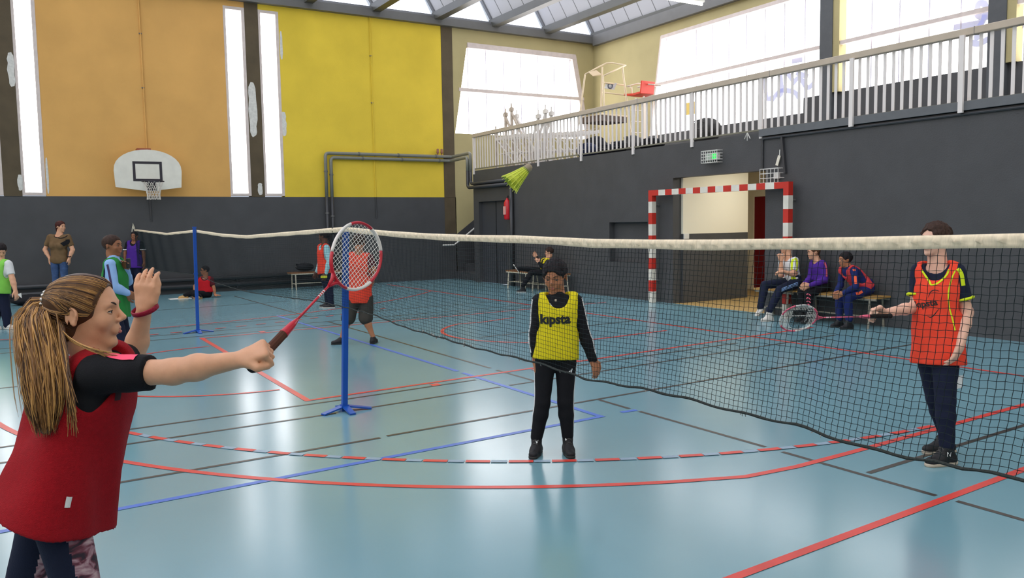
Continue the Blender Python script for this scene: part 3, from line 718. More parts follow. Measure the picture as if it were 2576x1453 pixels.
MB().tube([(NX-.03, YF-.05, ztop(YE)-.05), (NX-.02, YF-.06, ztop(YE)+.02), (NX, YF-.03, ztop(YE)+.14), (NX+.03, YF-.06, ztop(YE)+.02)], .012, 6).build('knot', MATS['tie_pale'], net)

# shuttlecock in flight: yellow nylon skirt, pale cork
sc0 = atd(1303, 445, 2.6)
dr = nrm(RT*.72+UP*.62+FW*.15)
sh = thing('shuttlecock', 'yellow-green shuttlecock flying above the net', 'shuttlecock', sc0)
m_sk = mat('nylon_yellow', (190, 202, 54), .5, .4, var=.12, vscale=60)
base = sc0+dr*.035
ribm = MB(); sk = MB()
n = 16; u = nrm(np.cross(dr, UP)); w_ = np.cross(dr, u)
prof = [(.0125, 0), (.018, -.02), (.025, -.045), (.033, -.068)]
sk.lathe([(r, z) for r, z in prof]+[(r-.001, z) for r, z in prof[::-1]], base, dr, 32)
sk.build('skirt', m_sk, sh, smooth=True)
for k in range(n):
    a = 2*PI*k/n; e = math.cos(a)*u+math.sin(a)*w_
    ribm.tube([base+e*(r+.0006)+dr*z for r, z in prof]+[base+e*.036-dr*.074], .0011, 5)
for z, r in ((-.03, .0208), (-.052, .0275)): ribm.tube([base+dr*z+(math.cos(t)*u+math.sin(t)*w_)*(r+.001) for t in np.linspace(0, 2*PI, 32, endpoint=False)], .0009, 5, closed=True)
stuff(ribm.build('skirt_rib', mat('nylon_rib', (214, 224, 86), .4), sh))
MB().lathe([(.0135, -.004), (.0138, .006), (.0125, .015), (.008, .021), (0, .0235)], base, dr, 20).build('cork', mat('cork_grey', (150, 136, 112), .7), sh, smooth=True)
MB().lathe([(.0141, -.004), (.0143, .002)], base, dr, 20).build('band', mat('band_green', (120, 130, 60), .5), sh)
# ------------------------------------------------------------------ bodies: one smooth surface grown from joined round forms
class SDF:
    def __init__(s, lo, hi, vox):
        s.lo = np.asarray(lo, float)-3*vox; s.vox = vox
        s.n = np.ceil((np.asarray(hi, float)+3*vox-s.lo)/vox).astype(int)+1
        s.D = np.full(s.n, 9.0, np.float32)
    def _sub(s, lo, hi):
        a = np.clip(np.floor((np.asarray(lo)-s.lo)/s.vox).astype(int), 0, s.n-1); b = np.clip(np.ceil((np.asarray(hi)-s.lo)/s.vox).astype(int)+1, 1, s.n)
        if np.any(b <= a): return None, None
        sl = tuple(slice(i, j) for i, j in zip(a, b))
        g = [(np.arange(i, j)*s.vox+l).astype(np.float32) for i, j, l in zip(a, b, s.lo)]
        return sl, (g[0][:, None, None], g[1][None, :, None], g[2][None, None, :])
    def _mix(s, sl, d, k, op):
        D = s.D[sl]
        if op == '+':
            if k > 0: h = np.maximum(k-np.abs(D-d), 0)/k; s.D[sl] = np.minimum(D, d)-h*h*k*.25
            else: s.D[sl] = np.minimum(D, d)
        elif op == '-':
            d = -d
            if k > 0: h = np.maximum(k-np.abs(D-d), 0)/k; s.D[sl] = np.maximum(D, d)+h*h*k*.25
            else: s.D[sl] = np.maximum(D, d)
    def cone(s, a, b, ra, rb, k=.02, op='+', ax=None, fl=1.0):
        a = np.asarray(a, float); b = np.asarray(b, float); m = max(ra, rb)*max(1, fl)+k+3*s.vox
        sl, g = s._sub(np.minimum(a, b)-m, np.maximum(a, b)+m)
        if sl is None: return s
        d = b-a; q = [g[i]-a[i] for i in range(3)]
        t = np.clip((q[0]*d[0]+q[1]*d[1]+q[2]*d[2])/(d@d+1e-12), 0, 1)
        e = [q[i]-t*d[i] for i in range(3)]
        if ax is not None:
            p = e[0]*ax[0]+e[1]*ax[1]+e[2]*ax[2]; c = 1/fl-1
            e = [e[i]+ax[i]*p*c for i in range(3)]
            dd = np.sqrt(e[0]**2+e[1]**2+e[2]**2)-(ra+(rb-ra)*t); dd = dd*min(1, fl) if fl < 1 else dd
        else: dd = np.sqrt(e[0]**2+e[1]**2+e[2]**2)-(ra+(rb-ra)*t)
        s._mix(sl, dd.astype(np.float32), k, op); return s
    def ell(s, c, r, R=None, k=.02, op='+'):
        c = np.asarray(c, float); r = np.asarray(r, float); m = r.max()+k+3*s.vox
        sl, g = s._sub(c-m, c+m)
        if sl is None: return s
        q = [g[i]-c[i] for i in range(3)]
        if R is not None: q = [q[0]*R[j][0]+q[1]*R[j][1]+q[2]*R[j][2] for j in range(3)]
        k0 = np.sqrt(sum((q[j]/r[j])**2 for j in range(3))); k1 = np.sqrt(sum((q[j]/r[j]**2)**2 for j in range(3)))+1e-6
        s._mix(sl, (k0*(k0-1)/k1).astype(np.float32), k, op); return s
    def cut(s, p, n):
        """remove everything on the +n side of the plane through p"""
        n = nrm(n); g = [np.arange(s.n[i])*s.vox+s.lo[i]-p[i] for i in range(3)]
        d = g[0][:, None, None]*n[0]+g[1][None, :, None]*n[1]+g[2][None, None, :]*n[2]
        s.D = np.maximum(s.D, d.astype(np.float32)); return s
    def cutl(s, p, n, c, rad):
        n = nrm(n); g = [np.arange(s.n[i])*s.vox+s.lo[i] for i in range(3)]
        d = (g[0]-p[0])[:, None, None]*n[0]+(g[1]-p[1])[None, :, None]*n[1]+(g[2]-p[2])[None, None, :]*n[2]
        q = np.sqrt(((g[0]-c[0])**2)[:, None, None]+((g[1]-c[1])**2)[None, :, None]+((g[2]-c[2])**2)[None, None, :])
        s.D = np.where(q < rad, np.maximum(s.D, d), s.D).astype(np.float32); return s
    def wrinkle(s, amp, f, seed=0, stretch=(1, 1, .5)):
        g = [(np.arange(s.n[i])*s.vox).astype(np.float32)*stretch[i] for i in range(3)]
        X, Y, Z = g[0][:, None, None], g[1][None, :, None], g[2][None, None, :]
        w = np.sin(f*X+1.3*np.sin(f*.7*Z+seed)+seed)*np.sin(f*1.1*Y+seed*2+1.1*np.sin(f*.6*X))+.5*np.sin(2.1*f*(X+Y)*.7+f*1.7*Z+seed)
        s.D = s.D+(amp*w).astype(np.float32); return s
    def mesh(s):
        D = s.D; S = D < 0; nx, ny, nz = D.shape
        occ = np.zeros((nx-1, ny-1, nz-1), np.int8)
        for i in (0, 1):
            for j in (0, 1):
                for k in (0, 1): occ += S[i:nx-1+i, j:ny-1+j, k:nz-1+k]
        act = (occ > 0) & (occ < 8); I = np.argwhere(act); idx = np.full(act.shape, -1, np.int64); idx[act] = np.arange(len(I))
        acc = np.zeros((len(I), 3)); cnt = np.zeros(len(I))
        cor = [(i, j, k) for i in (0, 1) for j in (0, 1) for k in (0, 1)]
        for a in cor:
            for ax in range(3):
                if a[ax]: continue
                b = list(a); b[ax] = 1
                da = D[I[:, 0]+a[0], I[:, 1]+a[1], I[:, 2]+a[2]]; db = D[I[:, 0]+b[0], I[:, 1]+b[1], I[:, 2]+b[2]]
                m = (da < 0) != (db < 0); t = np.where(m, da/(da-db+1e-12), 0)
                P = np.tile(np.array(a, float), (len(I), 1)); P[:, ax] = t
                acc[m] += P[m]; cnt[m] += 1
        V = (I+acc/np.maximum(cnt, 1)[:, None])*s.vox+s.lo
        F = []
        for ax in range(3):
            o1, o2 = [(1, 2), (2, 0), (0, 1)][ax]
            lo = [slice(None)]*3; hi = [slice(None)]*3; lo[ax] = slice(0, -1); hi[ax] = slice(1, None)
            A, B = S[tuple(lo)], S[tuple(hi)]
            E = np.argwhere(A != B); E = E[(E[:, o1] > 0) & (E[:, o2] > 0) & (E[:, o1] < D.shape[o1]-1) & (E[:, o2] < D.shape[o2]-1)]
            def ix(d1, d2):
                c = E.copy(); c[:, o1] += d1; c[:, o2] += d2; return idx[c[:, 0], c[:, 1], c[:, 2]]
            q = np.stack([ix(-1, -1), ix(0, -1), ix(0, 0), ix(-1, 0)], 1)
            fl = ~A[E[:, 0], E[:, 1], E[:, 2]]; q[fl] = q[fl][:, ::-1]; F.append(q)
        return V, np.concatenate(F)
    def build(s, name, mats, parent=None, rules=None, smooth_it=1):
        V, F = s.mesh()
        for _ in range(smooth_it):
            A = np.zeros_like(V); c = np.zeros(len(V))
            for k in range(4):
                np.add.at(A, F[:, k], V[F[:, (k+1) % 4]]); np.add.at(c, F[:, k], 1)
            V = .5*V+.5*A/np.maximum(c, 1)[:, None]
        me = bpy.data.meshes.new(name); me.vertices.add(len(V)); me.vertices.foreach_set('co', V.astype(np.float32).ravel())
        me.loops.add(F.size); me.loops.foreach_set('vertex_index', F.ravel().astype(np.int32))
        me.polygons.add(len(F)); me.polygons.foreach_set('loop_start', np.arange(0, F.size, 4, dtype=np.int32))
        ms = mats if isinstance(mats, (list, tuple)) else [mats]
        for m in ms: me.materials.append(m)
        if rules:
            cen = V[F].mean(1); mi = np.zeros(len(F), np.int32)
            for i, fn in rules: mi[fn(cen)] = i
            me.polygons.foreach_set('material_index', mi)
        me.polygons.foreach_set('use_smooth', np.ones(len(F), bool)); me.update(calc_edges=True); me.validate()
        o = bpy.data.objects.new(name, me); COL.objects.link(o)
        if parent is not None: par(o, parent)
        return o

def basis(fwd, up=UP):
    f = nrm(fwd); r = nrm(np.cross(f, up)); u = np.cross(r, f); return f, r, u
def headlocal(J):
    """(forward, right, up) in head heights -> world"""
    f, r, u, c, H = J['hf'], J['hr'], J['hu'], J['hc'], J['H']
    return lambda a, b, z: c+H*(a*f+b*r+z*u)
def add_head(S, J, k=.03, ears=True, detail=True, wide=1.0):
    L = headlocal(J); H = J['H']; Rm = np.array([J['hf'], J['hr'], J['hu']])
    S.ell(L(-.06, 0, .13), np.array([.43, .335*wide, .365])*H, Rm, k*H)
    S.ell(L(.11, 0, -.10), np.array([.27, .265*wide, .36])*H, Rm, .10*H)
    S.cone(L(.0, -.16*wide, -.22), L(.24, -.05, -.42), .085*H, .06*H, .1*H); S.cone(L(.0, .16*wide, -.22), L(.24, .05, -.42), .085*H, .06*H, .1*H)
    S.ell(L(.295, 0, -.425), np.array([.062, .075, .062])*H, Rm, .06*H)
    if detail:
        S.cone(L(.33, -.16, .085), L(.33, .16, .085), .045*H, .045*H, .08*H)
        for sg in (-1, 1):
            S.ell(L(.385, sg*.135, .015), np.array([.06, .085, .055])*H, Rm, .06*H, '-')
            S.ell(L(.25, sg*.165, -.12), np.array([.10, .10, .12])*H, Rm, .06*H)
        S.cone(L(.35, 0, .07), L(.447, 0, -.09), .026*H, .043*H, .035*H); S.ell(L(.452, 0, -.095), np.array([.04, .042, .037])*H, Rm, .02*H)
        for sg in (-1, 1): S.ell(L(.405, sg*.045, -.125), np.array([.045, .035, .032])*H, Rm, .02*H)
        S.ell(L(.345, 0, -.25), np.array([.05, .12, .075])*H, Rm, .04*H)
        S.cone(L(.375, -.075, -.245), L(.395, 0, -.225), .014*H, .024*H, .012*H); S.cone(L(.375, .075, -.245), L(.395, 0, -.225), .014*H, .024*H, .012*H)
        S.cone(L(.37, -.06, -.285), L(.37, .06, -.285), .026*H, .026*H, .012*H)
    if ears:
        for sg in (-1, 1):
            ef = nrm(J['hf']*.93-J['hu']*.12-sg*J['hr']*-.34); eo = nrm(J['hr']*sg-ef*np.dot(J['hr']*sg, ef)); eu = nrm(np.cross(ef, eo)); eu = eu if eu@J['hu'] > 0 else -eu
            e = L(-.055, sg*.345*wide, -.03)
            S.ell(e, np.array([.075, .028, .115])*H, np.array([ef, eo, eu]), .02*H)
            rim = [e+H*(ef*(.078*math.cos(a)-.012)+eu*.118*math.sin(a)+eo*.026) for a in np.linspace(-.2, 4.1, 12)]
            for p, q in zip(rim[:-1], rim[1:]): S.cone(p, q, .017*H, .017*H, .008*H)
            S.ell(e-eu*.095*H+eo*.006*H+ef*.02*H, np.array([.04, .024, .038])*H, np.array([ef, eo, eu]), .015*H)
            S.ell(e+ef*.012*H-eu*.01*H+eo*.035*H, np.array([.038, .026, .062])*H, np.array([ef, eo, eu]), .01*H, '-')
            S.cone(e+ef*.055*H-eu*.02*H+eo*.018*H, e+ef*.05*H-eu*.05*H+eo*.018*H, .014*H, .014*H, .01*H)
def add_hand(S, wr, d, n, size, curl=(.5, .5, .5, .5), spread=.08, thumb=1, tcurl=.5, k=.006, bend=None, tadd=0):
    """palm from the wrist along d, n = back-of-hand normal; fingers bend towards -n"""
    d = nrm(d); n = nrm(n-d*np.dot(n, d)); s_ = np.cross(d, n)*thumb      # towards the thumb side
    P = size*.50; wr = np.asarray(wr, float)
    S.cone(wr, wr+d*P*.25, size*.15, size*.18, k*2, ax=n, fl=.72)
    for t in (-.17, -.05, .07, .18): S.cone(wr+d*P*.2+s_*t*.6*size, wr+d*P*.95+s_*t*size, size*.095, size*.082, k*2.2, ax=n, fl=.85)
    ln = (.36, .44, .47, .43); tips = []
    for i, t in enumerate((-.185, -.06, .065, .185)):
        a = wr+d*P*(.93+(.05 if i in (1, 2) else 0))+s_*t*size; c = curl[i]; L0 = ln[i]*size
        ang = 0; p = a; side = s_*(t/.19)*spread
        for j, (f_, r0, r1) in enumerate(((.45, .072, .064), (.30, .064, .056), (.25, .056, .043))):
            ang += c*(1.25 if j else 1.0)
            v = nrm(d*math.cos(ang)-n*math.sin(ang)+side); q = p+v*L0*f_
            S.cone(p, q, r0*size*.9, r1*size*.9, k*.25); p = q
        tips.append(p)
    a = wr+d*P*.28+s_*size*.17-n*size*.02; v0 = nrm(d*(.62+.4*tadd)+s_*(.75-.55*tadd)-n*.25*tcurl)
    b = a+v0*size*.22; v1 = nrm(d*.85+s_*(.45-.7*tcurl)*(1-tadd*.9)-n*.55*tcurl); c_ = b+v1*size*.2; v2 = nrm(d*.9+s_*(.2-.8*tcurl)-n*.6*tcurl)
    S.cone(wr+d*P*.1+s_*size*.08, a, size*.10, size*.095, k*2); S.cone(a, b, size*.092, size*.078, k*1.5); S.cone(b, c_, size*.075, size*.066, k); S.cone(c_, c_+v2*size*.13, size*.064, size*.048, k)
    return tips
def bounds(pts, m):
    P = np.array(pts); return P.min(0)-m, P.max(0)+m
def bvh_of(o):
    me = o.data; return BVHTree.FromPolygons([tuple(v.co) for v in me.vertices], [tuple(p.vertices) for p in me.polygons])
def ribbon(name, o, path, w, m, parent, off=.0025, sub=12, taper=False):
    """cloth strip laid on the surface of o along a polyline"""
    T_ = bvh_of(o); P = []
    for i in range(len(path)-1):
        for t in np.linspace(0, 1, sub, endpoint=False): P.append(np.asarray(path[i])*(1-t)+np.asarray(path[i+1])*t)
    P.append(np.asarray(path[-1])); C, Nn = [], []
    for p in P:
        loc, nor, _, _ = T_.find_nearest(Vector(p))
        C.append(np.array(loc)); Nn.append(np.array(nor))
    C = np.array(C); Nn = np.array(Nn)
    for _ in range(2): C[1:-1] = (C[:-2]+2*C[1:-1]+C[2:])/4; Nn[1:-1] = (Nn[:-2]+2*Nn[1:-1]+Nn[2:])/4
    mb = MB(); L = len(C); v = []
    for i in range(L):
        t = nrm(C[min(i+1, L-1)]-C[max(i-1, 0)]); n = nrm(Nn[i]); s_ = nrm(np.cross(n, t)); ww = w/2*(1 if not taper else math.sin(PI*(i+.3)/(L+.3))**.5)
        v += [C[i]+s_*ww+n*off*.3, C[i]+n*off, C[i]-s_*ww+n*off*.3]
    f = []
    for i in range(L-1): f += [(i*3, i*3+1, i*3+4, i*3+3), (i*3+1, i*3+2, i*3+5, i*3+4)]
    mb.add(v, f); return mb.build(name, m, parent, smooth=True)
def print_text(name, o, txt, c, right, up, nrm_, h, m, parent, off=.003, bold=0, rot=0):
    """lettering pressed onto the surface of o"""
    cu = bpy.data.curves.new('t', 'FONT'); cu.body = txt; cu.align_x = 'CENTER'; cu.align_y = 'CENTER'; cu.size = h*1.35; cu.offset = bold*h; cu.resolution_u = 3
    to = bpy.data.objects.new('t', cu); COL.objects.link(to)
    me = bpy.data.meshes.new_from_object(to.evaluated_get(bpy.context.evaluated_depsgraph_get()))
    bpy.data.objects.remove(to); T_ = bvh_of(o); mb = MB(); vs = []
    import bmesh
    bm = bmesh.new(); bm.from_mesh(me)
    bmesh.ops.triangulate(bm, faces=bm.faces)
    for _ in range(2):
        ed = [e for e in bm.edges if e.calc_length() > h*.18]
        if ed: bmesh.ops.subdivide_edges(bm, edges=ed, cuts=1, use_grid_fill=False); bmesh.ops.triangulate(bm, faces=bm.faces)
    cr, sr = math.cos(rot), math.sin(rot); nrm_ = nrm(nrm_)
    for v in bm.verts:
        x, y = v.co.x*cr-v.co.y*sr, v.co.x*sr+v.co.y*cr
        p = np.asarray(c)+np.asarray(right)*x+np.asarray(up)*y
        hit = T_.ray_cast(Vector(p+nrm_*.4), Vector(-nrm_), .9)
        if hit[0] is None: hit = T_.find_nearest(Vector(p))
        vs.append(np.array(hit[0])+nrm_*off)
    bm.verts.index_update()
    mb.add(vs, [tuple(v.index for v in f.verts) for f in bm.faces]); bm.free(); bpy.data.meshes.remove(me)
    return mb.build(name, m, parent)

# skin, hair and cloth
def skin(name, rgb):
    m = mat(name, rgb, .5, .35, var=.06, vscale=30, bump=.04, bscale=300); b = m.node_tree.nodes['Principled BSDF']
    b.inputs['Subsurface Weight'].default_value = .12; b.inputs['Subsurface Radius'].default_value = (.012, .005, .003); b.inputs['Subsurface Scale'].default_value = 1.0
    return m
def cloth(name, rgb, var=.06, sheen=.0, rough=.85): return mat(name, rgb, rough, .25, var=var, vscale=14, bump=.25, bscale=260, sheen=sheen)
def hairm(name, rgb): return mat(name, rgb, .65, .2, var=.3, vscale=50, bump=.6, bscale=120, stretch=(1, 1, .25))
m_eyew = mat('eye_white', (226, 218, 212), .25, .5); m_pupil = mat('pupil', (12, 10, 10), .1, .6); m_iris = mat('eye_dark', (44, 30, 22), .2, .5); m_lip = mat('lip', (176, 98, 88), .45, .4); m_brow = mat('brow', (52, 36, 26), .8)
def face_parts(J, par_, lip=None, brow=None, eyes=True, iris=None, gaze=None):
    L = headlocal(J); H = J['H']
    for sg in (-1, 1):
        if eyes:
            c = L(.292, sg*.135, .0); R_ = .064*H
            e = MB(); e.lathe([(0, -R_)]+[(R_*math.sin(a), -R_*math.cos(a)) for a in np.linspace(.25, PI-.25, 8)]+[(0, R_)], c, J['hf'], 14)
            ew = e.build('eye', m_eyew, par_, smooth=True); gz = nrm(J['hf']+J['hr']*(0 if gaze is None else gaze[0])+J['hu']*(-.08 if gaze is None else gaze[1]))
            ir = MB(); ir.cur = 0; ir.lathe([(0, R_*1.035), (.011*H, R_*1.03)], c, gz, 14); ir.cur = 1; ir.lathe([(.011*H, R_*1.03), (.026*H, R_*.96)], c, gz, 14); ir.build('iris', [m_pupil, iris or m_iris], ew)
            for nm, p0, p1 in (('upper_eyelid', .24, 1.9), ('lower_eyelid', -.30, -1.7)):
                lid = MB(); vs = []; n1, n2 = 7, 11
                for i in range(n1):
                    for j in range(n2):
                        lam = -1.35+2.7*j/(n2-1); edge = p0*(1-.75*abs(lam/1.35)**2.2); ph = edge+(p1-edge)*i/(n1-1)
                        vs.append(c+R_*1.10*((math.cos(ph)*J['hf']+math.sin(ph)*J['hu'])*math.cos(lam)+J['hr']*math.sin(lam)))
                lid.add(vs, [(i*n2+j, i*n2+j+1, (i+1)*n2+j+1, (i+1)*n2+j) for i in range(n1-1) for j in range(n2-1)])
                lo_ = lid.build(nm, par_.data.materials[0], par_, smooth=True)
                if nm[0] == 'u': MB().tube(vs[1:n2-1], [.003*H]+[.007*H]*(n2-4)+[.004*H], 5).build('eyelash', brow or m_brow, par_)
        MB().tube([L(.388-.06*t*t-.004, sg*(.055+.15*t), .085+.035*math.sin(t*2.4)) for t in np.linspace(0, 1, 7)], [H*r for r in (.012, .018, .02, .019, .016, .011, .005)], 6, flat=.7).build('eyebrow', brow or m_brow, par_)
    lp = MB()
    lp.tube([L(.372+.03*(1-abs(t))-.012*abs(t), t*.08, -.246+.012*(1-abs(t))) for t in np.linspace(-1, 1, 9)], [H*r for r in (.004, .011, .016, .018, .016, .018, .016, .011, .004)], 7, flat=.8)
    lp.tube([L(.372+.028*(1-abs(t)**2)-.012*abs(t), t*.072, -.283-.004*(1-abs(t))) for t in np.linspace(-1, 1, 9)], [H*r for r in (.004, .012, .02, .023, .023, .023, .02, .012, .004)], 7, flat=.9)
    lp.build('mouth', lip or m_lip, par_, smooth=True)

def person(name, label, Z, px, look, pitch=0, S=.8, vox=.012, skinm=None, shirt=None, sleeve='short', bib=None, trousers=None, tlen='long', shoes=None, sole=None, hair=None, hairstyle='short', hem=None, bibhem=None,
           hands=None, tilt=0, H=None, face=True, loose=1.0, neckcut=.075, torso_w=1.0, fat=1.0, bibflare=1.25, socks=None, group=None, shirtrules=None, bare=False, collar=None, armhole=1.28, foot=None, bust=False, bvox=None, armlen=.36, armout=.05, gaze=None, bibextra=(), bibfold=1.0):
    """px: joint name -> (x, y) or (x, y, dz) in the measured frame at depth Z"""
    P = {k: (atd(v[0], v[1], Z+(v[2] if len(v) > 2 else 0)) if not isinstance(v, np.ndarray) else v) for k, v in px.items()}
    a = math.radians(look); pt = math.radians(pitch)
    hf = nrm((math.cos(a)*RT+math.sin(a)*FW)*math.cos(pt)+UP*math.sin(pt))
    up = nrm(UP+RT*math.sin(math.radians(tilt)))
    J = dict(P); J['hf'], J['hr'], J['hu'] = basis(hf, up); J['hc'] = P['head']; J['H'] = H or .235*S/.8*.88
    HH = J['H']; sc = S*fat
    root = thing(name, label, 'person', (P['head'][0], P['head'][1], 0), group)
    shl, shr, hpl, hpr = P['sl'], P['sr'], P['hl'], P['hr_']
    sm, hm = (shl+shr)/2, (hpl+hpr)/2; side = nrm(shr-shl); ax = nrm(np.cross(side, nrm(sm-hm))); J['side'], J['front'] = side, ax
    if np.dot(ax, P.get('_front', hf)) < 0: ax = -ax; J['front'] = ax
    sd2 = nrm(hpr-hpl)
    neckb = sm+UP*.01; neckt = J['hc']-J['hu']*HH*.28-J['hf']*HH*.1
    hw = np.linalg.norm(shr-shl)/2
    allp = [v for k_, v in P.items() if k_[0] != '_']+[J['hc']+J['hu']*HH*.6, J['hc']+J['hf']*HH*.6, J['hc']-J['hf']*HH*.6]
    if foot is None: foot = .135*S/.8
    ftl, ftr = P.get('tl'), P.get('tr')
    lo, hi = bounds(allp, .16*S/.8)
    ws = sc*torso_w
    def torso(B, g, k=.04, lowcut=False):
        ch = sm*.78+hm*.22; wa = sm*.35+hm*.65
        B.cone(shl*.82+shr*.18-UP*.02*S, shr*.82+shl*.18-UP*.02*S, .062*sc+g, .062*sc+g, k)
        B.cone(ch-side*hw*.42, ch+side*hw*.42, .105*ws+g, .105*ws+g, k, ax=ax, fl=.82)
        B.cone(wa-side*hw*.30, wa+side*hw*.30, .098*ws+g, .098*ws+g, k, ax=ax, fl=.85)
        B.cone(ch-side*hw*.3, wa-side*hw*.25, .10*ws+g, .09*ws+g, k, ax=ax, fl=.85); B.cone(ch+side*hw*.3, wa+side*hw*.25, .10*ws+g, .09*ws+g, k, ax=ax, fl=.85)
        B.cone(hm-sd2*hw*.33+UP*.03*S, hm+sd2*hw*.33+UP*.03*S, .11*ws+g, .11*ws+g, k, ax=ax, fl=.9)
        B.cone(wa, hm+UP*.03*S, .10*ws+g, .11*ws+g, k, ax=ax, fl=.85)
    def arm(B, s_, g, full=True, k=.02, upto=1.0):
        sh, el, wr = P['s'+s_], P['e'+s_], P['w'+s_]
        if not full:
            e2 = sh+(el-sh)*upto; B.cone(sh, e2, .056*sc+g, .045*sc+g*1.25, k); return e2
        B.cone(sh, el, .054*sc+g, .042*sc+g, k); B.cone(el, el+(wr-el)*.35, .043*sc+g, .043*sc+g, k); B.cone(el+(wr-el)*.35, wr, .043*sc+g, .029*sc+g, k)
    def leg(B, s_, g, k=.025, upto=2.0, flare=0):
        hp, kn, an = P['h'+s_ if s_ == 'l' else 'hr_'], P['k'+s_], P['a'+s_]
        if upto < 1:
            B.cone(hp, hp+(kn-hp)*upto, .088*sc+g, .072*sc+g*1.7, k); return
        B.cone(hp, kn, .088*sc+g, .060*sc+g, k)
        if upto < 2: return
        B.cone(kn, kn+(an-kn)*.35, .060*sc+g, .059*sc+g, k); B.cone(kn+(an-kn)*.35, an, .058*sc+g, .036*sc+g+flare, k)
    # --- body
    B = SDF(lo, hi, bvox or vox)
    torso(B, -.016*S)
    add_head(B, J, detail=face)
    B.cone(neckb-ax*.01, neckt, .058*sc, .052*sc, .02); B.cone(neckb+side*hw*.35-UP*.01, neckt-UP*.02, .03*sc, .04*sc, .04); B.cone(neckb-side*hw*.35-UP*.01, neckt-UP*.02, .03*sc, .04*sc, .04)
    for s_ in 'lr': arm(B, s_, 0); leg(B, s_, 0)
    hd = hands or {}
    hs = .165*S/.8
    for s_ in 'lr':
        wr, el = P['w'+s_], P['e'+s_]; fd = nrm(wr-el)
        h_ = hd.get(s_, {})
        d = nrm(h_.get('d', fd)); n = h_.get('n', side*(1 if s_ == 'r' else -1))
        if h_.get('hide'): B.ell(wr+d*hs*.2, np.array([.05, .05, .05])*S, None, .02)
        else: add_hand(B, wr, d, np.asarray(n, float), hs*h_.get('s', 1), h_.get('curl', (.35, .3, .3, .25)), h_.get('spread', .06), h_.get('thumb', 1), h_.get('tc', .4), max(.004, vox*.6), None, h_.get('tadd', 0))
        if 'plug' in h_: B.ell(h_['plug'], np.array([.011, .011, .011]), None, .01)
    fdirs = {}
    for s_ in 'lr':
        an = P['a'+s_]; t = P['t'+s_]; fd = nrm(t-an); fdirs[s_] = (an, t)
        B.cone(an-UP*.01*S, an-UP*.04*S, .034*S, .026*S, .01)
    smt = skinm
    body = B.build('body', smt, root)
    if face: face_parts(J, body, gaze=gaze)
    # --- trousers
    if trousers:
        T_ = SDF(lo, hi, vox); g = .014*S*loose
        T_.cone(hm-sd2*hw*.33+UP*.03*S, hm+sd2*hw*.33+UP*.03*S, .11*ws+g, .11*ws+g, .035, ax=ax, fl=.9)
        T_.cone(hm-sd2*hw*.3+UP*.1*S, hm+sd2*hw*.3+UP*.1*S, .10*ws+g, .10*ws+g, .03, ax=ax, fl=.85)
        for s_ in 'lr':
            if tlen == 'long': leg(T_, s_, g, .015, flare=.012*S*loose)
            else: leg(T_, s_, g*1.5, upto=.98 if tlen == 'shorts' else 1.5)
        T_.cutl(hm+nrm(sm-hm)*.13*S, nrm(sm-hm), hm+nrm(sm-hm)*.2*S, .17*S)
        T_.wrinkle(.003*S*loose, 48, 1.0)
        J['trousers'] = T_.build('trousers', trousers, root)
    # --- shirt
    hemp = hm+(sm-hm)*(.05 if hem is None else hem)
    if shirt:
        G = SDF(lo, hi, vox); g = .012*S
        torso(G, g*1.3)
        if bust:
            for q_ in (-1, 1): G.ell(sm*.62+hm*.38+side*q_*hw*.42+ax*.085*S, np.array([.075, .075, .08])*S, None, .05)
        if collar: G.cone(neckb-UP*.02, neckb+nrm(neckt-neckb)*(.035 if collar is True else collar)*S, .064*sc+g, .057*sc+g, .02)
        for s_ in 'lr':
            if sleeve == 'long': arm(G, s_, g*.9)
            else:
                e2 = arm(G, s_, g*1.1, False, upto=.72)
        if not collar: G.ell(neckb+UP*.045*S+ax*.035*S, np.array([1, 1, 1])*.078*S, None, .0, '-')
        else: G.cone(neckb, neckb+nrm(neckt-neckb)*.3, .05*sc, .056*sc, 0, '-')
        G.cutl(hemp, nrm(hm-sm), hm-nrm(sm-hm)*.06*S, .24*S)
        for s_ in 'lr':
            sh, el, wr = P['s'+s_], P['e'+s_], P['w'+s_]
            if sleeve == 'short':
                # open sleeve end: cut across the arm
                e2 = sh+(el-sh)*.70; n = nrm(el-sh); g_ = [np.arange(G.n[i])*G.vox+G.lo[i]-e2[i] for i in range(3)]
                d = g_[0][:, None, None]*n[0]+g_[1][None, :, None]*n[1]+g_[2][None, None, :]*n[2]
                q = np.sqrt(g_[0][:, None, None]**2+g_[1][None, :, None]**2+g_[2][None, None, :]**2)
                G.D = np.where((q < .13*S) & (d > 0), np.maximum(G.D, d), G.D).astype(np.float32)
        G.wrinkle(.0025*S, 42, 2.0)
        J['shirt'] = G.build('shirt', shirt if isinstance(shirt, list) else [shirt], root, rules=(shirtrules(J) if shirtrules else None))
    # --- bib
    if bib:
        G = SDF(lo-.08, hi+.08, vox); g = .024*S; bh = hm+(sm-hm)*(-.25 if bibhem is None else bibhem)
        torso(G, g, .05)
        dn = nrm(bh-sm); ch = sm*.75+hm*.25
        G.cone(ch-side*hw*.3, bh-side*hw*.34*bibflare, .10*ws+g, .115*ws*bibflare, .05, ax=ax, fl=.85); G.cone(ch+side*hw*.3, bh+side*hw*.34*bibflare, .10*ws+g, .115*ws*bibflare, .05, ax=ax, fl=.85)
        G.cone(ch, bh, .11*ws+g, .13*ws*bibflare, .05, ax=ax, fl=.85)
        G.cone(shl*.9+shr*.1-UP*.006*S, shr*.9+shl*.1-UP*.006*S, .066*sc+g*.8, .066*sc+g*.8, .03)
        for a_, b_, r1_, r2_ in bibextra: G.cone(a_, b_, r1_, r2_, .06)
